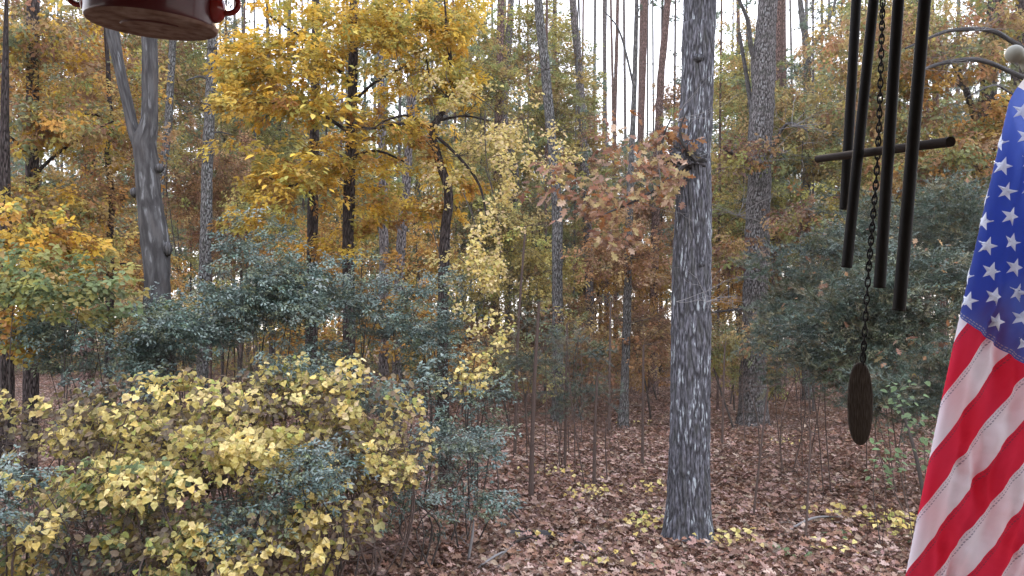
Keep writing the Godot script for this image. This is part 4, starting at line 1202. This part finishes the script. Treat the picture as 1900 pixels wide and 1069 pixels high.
# ---------- the red pot hung over the porch rail ----------
func pot() -> void:
	var d := 1.35
	var c := at(283, 47, d)
	var u := d / F
	var axis := Vector3(0.06, 0.99, 0.135).normalized()
	var o := thing("hanging_pot", "glossy dark red pot with ring handles and a bare clay foot, hung overhead", "pot", c)
	var glaze := plain(Color(0.055, 0.008, 0.009), 0.3, 0.3)
	glaze.clearcoat_enabled = true
	glaze.clearcoat = 0.1
	glaze.clearcoat_roughness = 0.06
	var clay := plain(Color(0.27, 0.20, 0.165), 0.85, 0.2)
	var noise := FastNoiseLite.new()
	noise.frequency = 0.02
	var ramp := Gradient.new()
	ramp.set_color(0, Color(0.62, 0.5, 0.45))
	ramp.set_color(1, Color(1, 1, 1))
	var nt := NoiseTexture2D.new()
	nt.width = 256
	nt.height = 256
	nt.noise = noise
	nt.color_ramp = ramp
	clay.albedo_texture = nt
	clay.uv1_triplanar = true
	clay.uv1_scale = Vector3(5, 5, 5)
	var r := 118.0 * u
	var wall := lathe(PackedVector2Array([Vector2(r * 0.985, 0.002), Vector2(r * 1.0, 0.006), Vector2(r * 1.0, 0.02), Vector2(r * 0.995, 0.06), Vector2(r * 1.0, 0.10), Vector2(r * 1.03, 0.125), Vector2(r * 1.06, 0.13), Vector2(r * 1.05, 0.14), Vector2(r * 0.98, 0.14), Vector2(r * 0.93, 0.12), Vector2(r * 0.92, 0.02), Vector2(0.0, 0.015)]), Vector3.ZERO, axis, 72)
	part("body", wall, glaze, o)
	var prof := PackedVector2Array()
	prof.append(Vector2(r * 0.99, 0.003))
	prof.append(Vector2(r * 0.975, -0.001))
	prof.append(Vector2(r * 0.95, -0.0025))
	prof.append(Vector2(r * 0.80, -0.0028))
	prof.append(Vector2(r * 0.78, -0.0015))
	prof.append(Vector2(0.0005, -0.0012))
	part("foot", lathe(prof, Vector3.ZERO, axis, 72), clay, o)
	# arc of spilt glaze on the foot
	var s := axis.cross(Vector3(0, 0, 1)).normalized()
	var f := axis.cross(s).normalized()
	if f.z < 0.0:
		f = -f
	if s.x < 0.0:
		s = -s
	var pts := PackedVector3Array()
	var rad := PackedFloat32Array()
	for k in 25:
		var an := lerpf(-1.0, 1.0, k / 24.0)
		pts.append(s * sin(an) * r * 0.54 + f * (cos(an) * r * 0.62 - r * 0.22) - axis * 0.0015)
		rad.append(0.0034 * (0.5 + 0.5 * cos(an * 1.3)))
	var a := Acc.new()
	tube(a, pts, rad, 8, 0.3)
	part("glaze_mark", build(a), plain(Color(0.075, 0.018, 0.014), 0.4), o)
	var red := plain(Color(0.16, 0.012, 0.009), 0.2, 0.4)
	red.clearcoat_enabled = true
	red.clearcoat = 0.1
	red.clearcoat_roughness = 0.08
	for side in [1.0, -1.0]:
		var h := Acc.new()
		var hp := PackedVector3Array()
		var hr := PackedFloat32Array()
		var hy := 0.036
		for k in 29:
			var an := lerpf(-2.35, 2.35, k / 28.0)
			hp.append(s * side * (r * 1.20 + cos(an) * r * 0.17) + axis * (hy + 0.008 + sin(an) * 0.0165))
			hr.append(0.0048)
		tube(h, hp, hr, 12)
		part("handle", build(h), red, o)
		var lug := lump(s * side * r * 1.0 + axis * (hy - 0.002), Vector3(r * 0.17, 0.024, 0.02), 0.05)
		part("handle_lug", lug, red, o)
	for k in 3:
		var an := TAU * k / 3.0 + 0.5
		var e := s * cos(an) + f * sin(an)
		part("hanging_wire", rod(e * r * 1.02 + axis * 0.135, Vector3(0.02, 0.75, 0.02), 0.0012, 6), plain(Color(0.1, 0.1, 0.1), 0.4), o)

# ---------- wind chime ----------
func chime() -> void:
	var metal := plain(Color(0.009, 0.0075, 0.0065), 0.6, 0.22)
	var wood := plain(Color(0.035, 0.025, 0.02), 0.8, 0.2)
	var grain := FastNoiseLite.new()
	grain.frequency = 0.03
	var gt := NoiseTexture2D.new()
	gt.width = 256
	gt.height = 256
	gt.noise = grain
	var rp := Gradient.new()
	rp.set_color(0, Color(0.45, 0.42, 0.4))
	rp.set_color(1, Color(1, 1, 1))
	gt.color_ramp = rp
	wood.albedo_texture = gt
	wood.uv1_scale = Vector3(9, 0.6, 1)
	var top := at(1672, -420, 1.66)
	var o := thing("wind_chime", "dark metal wind chime with wooden crossbar and oval wooden sail on a chain", "wind chime", top)
	var tubes := [[1589, 1567, 388, 1.92, 0.0118], [1621, 1571, 496, 1.68, 0.0109], [1667, 1632, 534, 1.50, 0.0106], [1716, 1668, 576, 1.38, 0.0106]]
	for t in tubes:
		var low := at(t[1], t[2], t[3])
		var high := at(t[0], 0, t[3])
		var dir := (high - low).normalized()
		var head := low + dir * (high.distance_to(low) + 0.24)
		var prof := PackedVector2Array()
		var ln := head.distance_to(low)
		for q in [[0.72, 0.004], [0.72, 0.0], [0.98, 0.0], [1.0, 0.0008], [1.0, ln - 0.001], [0.97, ln], [0.72, ln], [0.72, ln - 0.01]]:
			prof.append(Vector2(q[0] * t[4], q[1]))
		prof.insert(0, Vector2(t[4] * 0.72, 0.25))
		part("chime_tube", lathe(prof, low - top, dir, 28), metal, o)
		part("cord", rod(head - top - dir * 0.008, (head - top) * Vector3(0.75, 0.0, 0.75) + Vector3(0, 0.0, 0), 0.0011, 6), metal, o)
	part("top_disc", lathe(PackedVector2Array([Vector2(0.0, -0.009), Vector2(0.098, -0.009), Vector2(0.1, -0.006), Vector2(0.1, 0.006), Vector2(0.098, 0.009), Vector2(0.0, 0.009)]), Vector3.ZERO, Vector3.UP, 48), wood, o)
	part("hanger", rod(Vector3.ZERO, Vector3(0, 0.35, 0), 0.0014, 6), metal, o)
	# crossbar
	var p := at(1518, 295, 1.98)
	var q2 := at(1764, 263, 1.40)
	# the bar passes behind the three nearer tubes
	var bar := Acc.new()
	var n := 14
	var bp := PackedVector3Array()
	var br := PackedFloat32Array()
	for k in n + 1:
		bp.append(p.lerp(q2, float(k) / n) - top)
		br.append(0.0092)
	tube(bar, bp, br, 20, 0.05)
	cap(bar, p - top, (p - q2).normalized(), 0.0092, 20)
	cap(bar, q2 - top, (q2 - p).normalized(), 0.0092, 20)
	part("crossbar", build(bar), wood, o)
	# chain of twisted links
	var way := PackedVector3Array([at(1642, -120, 1.70), at(1638, 0, 1.70), at(1629, 280, 1.70), at(1612, 500, 1.69), at(1601, 676, 1.68)])
	var zero := PackedFloat32Array([0, 0, 0, 0, 0])
	var path: PackedVector3Array = smooth_path(way, zero, 0.0155)[0]
	var lk := Acc.new()
	var lp := PackedVector3Array()
	var lr := PackedFloat32Array()
	for k in 17:
		var an := TAU * k / 16.0
		lp.append(Vector3(cos(an) * 0.0048, sin(an) * 0.0115, 0.0012 * sin(an * 2.0)))
		lr.append(0.0017)
	tube(lk, lp, lr, 6)
	var lm := build(lk)
	for k in path.size() - 1:
		var l := part("chain_link", lm, metal, o)
		var dr := (path[k + 1] - path[k]).normalized()
		var sx := dr.cross(Vector3(0, 0, 1)).normalized()
		var bs := Basis(sx, dr, sx.cross(dr)) * Basis(Vector3.UP, 0.5 + (k % 2) * 1.35)
		l.transform = Transform3D(bs, (path[k] + path[k + 1]) * 0.5 - top)
	part("cord", rod(way[0] - top, Vector3(0, -0.005, 0), 0.0011, 6), metal, o)
	# sail: a thin rounded board
	var d := 1.68
	var m := d / F
	var c := at(1596, 749, d) - top
	var sa := Acc.new()
	var ax := Vector3(0.03, 1.0, 0.0).normalized()
	var sx2 := Vector3(1.0, -0.03, 0.25).normalized()
	var sn := sx2.cross(ax).normalized()
	var lay := [[0.0, 0.0045], [0.9, 0.0045], [0.97, 0.003], [1.0, 0.0], [0.97, -0.003], [0.9, -0.0045], [0.0, -0.0045]]
	for l in lay:
		for k in 41:
			var an := TAU * k / 40.0
			var ex: float = signf(cos(an)) * pow(absf(cos(an)), 0.85) * 22.0 * m * l[0]
			var ey: float = signf(sin(an)) * pow(absf(sin(an)), 0.85) * 76.0 * m * l[0]
			sa.v.append(c + sx2 * ex + ax * ey + sn * l[1])
			sa.t.append(Vector2(ex * 4.0, ey * 4.0))
	for j in lay.size() - 1:
		for k in 40:
			var q := j * 41 + k
			sa.i.append_array(PackedInt32Array([q, q + 1, q + 41, q + 1, q + 42, q + 41]))
	var st := SurfaceTool.new()
	st.create_from(build(sa), 0)
	st.set_smooth_group(-1)
	st.generate_normals()
	var sw := wood.duplicate()
	sw.uv1_scale = Vector3(14, 1.0, 1)
	sw.albedo_color = Color(0.085, 0.068, 0.056).linear_to_srgb()
	part("sail", st.commit(), sw, o)

# ---------- flag ----------
const FD := 2.23
const SW := 47.0
var folds := FastNoiseLite.new()

# flat cloth (u along the stripes from the hoist, v across, both in px at the flag's distance) to its place when it hangs folded
func cloth(u: float, v: float, lift: float) -> Vector3:
	var x := 1890.0 - 0.6 * u + 0.8 * v
	var y := 160.0 + 0.8 * u + 0.6 * v
	var xl := 1889.0 - 0.219 * (y - 155.0) - 5.0 * sin((y - 155.0) / 914.0 * PI)
	var d := x - xl
	var r := 13.0
	var z := 0.0
	var px := x
	if d < r:
		var an := (r - d) / r
		if an < PI:
			px = xl + r - (r + lift) * sin(an)
			z = -r + (r + lift) * cos(an)
		else:
			px = xl + r + (an - PI) * r
			z = -2.0 * r - lift
	else:
		var g := clampf((d - r) / 40.0, 0.0, 1.0)
		var w := d + 0.02 * (y - 155.0) + 14.0 * folds.get_noise_2d(d * 0.004, y * 0.0035)
		z = lift + g * (8.0 * sin(w / 5.6 + folds.get_noise_2d(d * 0.01, y * 0.006) * 3.0) * (0.55 + 0.9 * folds.get_noise_2d(d * 0.012 + 40.0, y * 0.004)) + 5.0 * sin(w / 24.0 + 1.0) + 5.0 * folds.get_noise_2d(d * 0.02, y * 0.012 + 9.0))
	var s := FD / F
	var o := at(px, y, FD)
	return o + Vector3(0, 0, z * s)

func cloth_grid(u0: float, u1: float, v0: float, v1: float, du: float, dv: float, lift: float, org: Vector3) -> ArrayMesh:
	var st := SurfaceTool.new()
	st.begin(Mesh.PRIMITIVE_TRIANGLES)
	st.set_smooth_group(0)
	var nu := maxi(1, int(ceil((u1 - u0) / du)))
	var nv := maxi(1, int(ceil((v1 - v0) / dv)))
	for j in nv + 1:
		for k in nu + 1:
			st.set_uv(Vector2(lerpf(u0, u1, float(k) / nu), lerpf(v0, v1, float(j) / nv)) * 0.02)
			st.add_vertex(cloth(lerpf(u0, u1, float(k) / nu), lerpf(v0, v1, float(j) / nv), lift) - org)
	for j in nv:
		for k in nu:
			var q := j * (nu + 1) + k
			for e in [q, q + 1, q + nu + 1, q + 1, q + nu + 2, q + nu + 1]:
				st.add_index(e)
	st.generate_normals()
	return st.commit()

func flag() -> void:
	folds.seed = 5
	folds.frequency = 1.0
	var org := at(1890, 160, FD)
	var o := thing("flag", "red, white and blue striped flag with stitched stars hanging in folds from a pole", "flag", org)
	var weave := FastNoiseLite.new()
	weave.frequency = 0.2
	var wt := NoiseTexture2D.new()
	wt.width = 256
	wt.height = 256
	wt.noise = weave
	wt.seamless = true
	var cols := {"red": Color(0.40, 0.02, 0.045), "white": Color(0.58, 0.57, 0.60), "blue": Color(0.026, 0.042, 0.135), "star": Color(0.72, 0.75, 0.80)}
	var cm := {}
	for k in cols:
		var m := plain(cols[k], 0.7, 0.15)
		m.cull_mode = BaseMaterial3D.CULL_DISABLED
		glow(m, 0.65)
		m.heightmap_enabled = true
		m.heightmap_texture = wt
		m.heightmap_scale = 0.03
		cm[k] = m
	var long := 1018.0
	for k in 13:
		part("red_stripe" if k % 2 == 0 else "white_stripe", cloth_grid(408.0 if k < 7 else 0.0, long, k * SW, (k + 1) * SW, 5.0, 6.0, 0.0, org), cm["red" if k % 2 == 0 else "white"], o)
	part("canton", cloth_grid(0.0, 408.0, 0.0, 7.0 * SW, 5.0, 6.0, 0.0, org), cm.blue, o)
	part("heading", cloth_grid(-26.0, 0.0, 0.0, 13.0 * SW, 6.0, 6.0, 0.0, org), cm.white, o)
	for i in range(1, 12):
		for j in range(1, 10):
			if (i + j) % 2 == 1:
				continue
			var c := Vector2(i * 34.0, j * 32.9)
			var st := SurfaceTool.new()
			st.begin(Mesh.PRIMITIVE_TRIANGLES)
			st.set_smooth_group(-1)
			var ring := []
			for k in 10:
				var an := PI + TAU * k / 10.0
				var rr := 18.6 if k % 2 == 0 else 7.4
				ring.append(c + Vector2(sin(an) , cos(an)) * rr)
			for k in 10:
				var p: Vector2 = ring[k]
				var q: Vector2 = ring[(k + 1) % 10]
				var pm := p.lerp(c, 0.5)
				var qm := q.lerp(c, 0.5)
				for e in [[c, 1.9], [pm, 1.7], [qm, 1.7], [pm, 1.7], [p, 1.0], [q, 1.0], [pm, 1.7], [q, 1.0], [qm, 1.7]]:
					st.set_uv(e[0] * 0.02)
					st.add_vertex(cloth(e[0].x, e[0].y, e[1]) - org)
			st.generate_normals()
			part("star", st.commit(), cm.star, o)
	# seams: two rows of stitches beside every join
	var thread := plain(Color(0.30, 0.31, 0.36), 0.8)
	var red_thread := plain(Color(0.26, 0.03, 0.06), 0.8)
	for k in range(1, 13):
		var sa := Acc.new()
		for row in 2:
			var u := (408.0 if k < 7 else 0.0) + 2.0
			while u < long:
				var v := k * SW + 1.6 + row * 4.5
				var p0 := cloth(u, v, 0.9) - org
				var p1 := cloth(u + 4.2, v + (1.2 if row == 0 else -0.8), 0.9) - org
				var p2 := cloth(u + 4.2, v + 1.4, 0.9) - org
				var p3 := cloth(u, v + 1.6, 0.9) - org
				sa.v.append_array([p0, p1, p2, p0, p2, p3])
				u += 6.6
		part("seam_stitching", build(sa), red_thread if k % 2 == 0 else thread, o, true)
	var sb := Acc.new()
	for row in 2:
		var v := 2.0
		while v < 7.0 * SW:
			var uu := 408.0 - 2.5 - row * 4.5
			var p0 := cloth(uu, v, 0.9) - org
			var p1 := cloth(uu, v + 4.4, 0.9) - org
			var p2 := cloth(uu - 1.5, v + 4.4, 0.9) - org
			var p3 := cloth(uu - 1.5, v, 0.9) - org
			sb.v.append_array([p0, p1, p2, p0, p2, p3])
			v += 6.6
	part("seam_stitching", build(sb), thread, o, true)
	# the pole with its turned finial, a thing the flag hangs on
	var s := FD / F
	var u0 := at(1883, 100, FD)
	var dir := Vector3(0.8, -0.6, 0.0)
	var pole := thing("flag_pole", "cream painted pole with a turned round finial, carrying the flag", "pole", u0)
	var cream := plain(Color(0.25, 0.245, 0.20), 0.5, 0.3)
	var white := plain(Color(0.42, 0.42, 0.42), 0.4, 0.4)
	var prof := PackedVector2Array()
	for k in 13:
		var an := PI * k / 15.0
		prof.append(Vector2(sin(an) * 16.5 * s, -cos(an) * 17.0 * s))
	for q in [[10, 17], [9.5, 20], [11, 24], [14, 28], [15.5, 31], [15.5, 35], [12, 37], [12, 40], [15, 42], [17, 46], [17, 52], [13, 54], [13, 57]]:
		prof.append(Vector2(q[0] * s, q[1] * s))
	part("finial", lathe(prof, Vector3.ZERO, dir, 32), cream, pole)
	part("shaft", rod(dir * 56.0 * s, dir * 980.0 * s, 14.5 * s, 28), white, pole)
	# a strap from the pole to the flag's corner
	for e in [30.0, 300.0, 560.0]:
		var ca := Acc.new()
		var cp := PackedVector3Array()
		var cr := PackedFloat32Array()
		var mid: Vector3 = dir * (58.0 + e) * s
		var tip := cloth(-12.0, 4.0 + e, 0.0) - u0
		for k in 25:
			var an := TAU * k / 24.0
			var side: Vector3 = (tip - mid).normalized()
			var q: Vector3 = mid + side * (cos(an) * 18.0) * s + Vector3(0, 0, 1) * sin(an) * 18.0 * s
			if k == 0 or k == 24:
				q = tip
			cp.append(q)
			cr.append(2.2 * s)
		tube(ca, cp, cr, 8)
		part("clip", build(ca), white, pole)
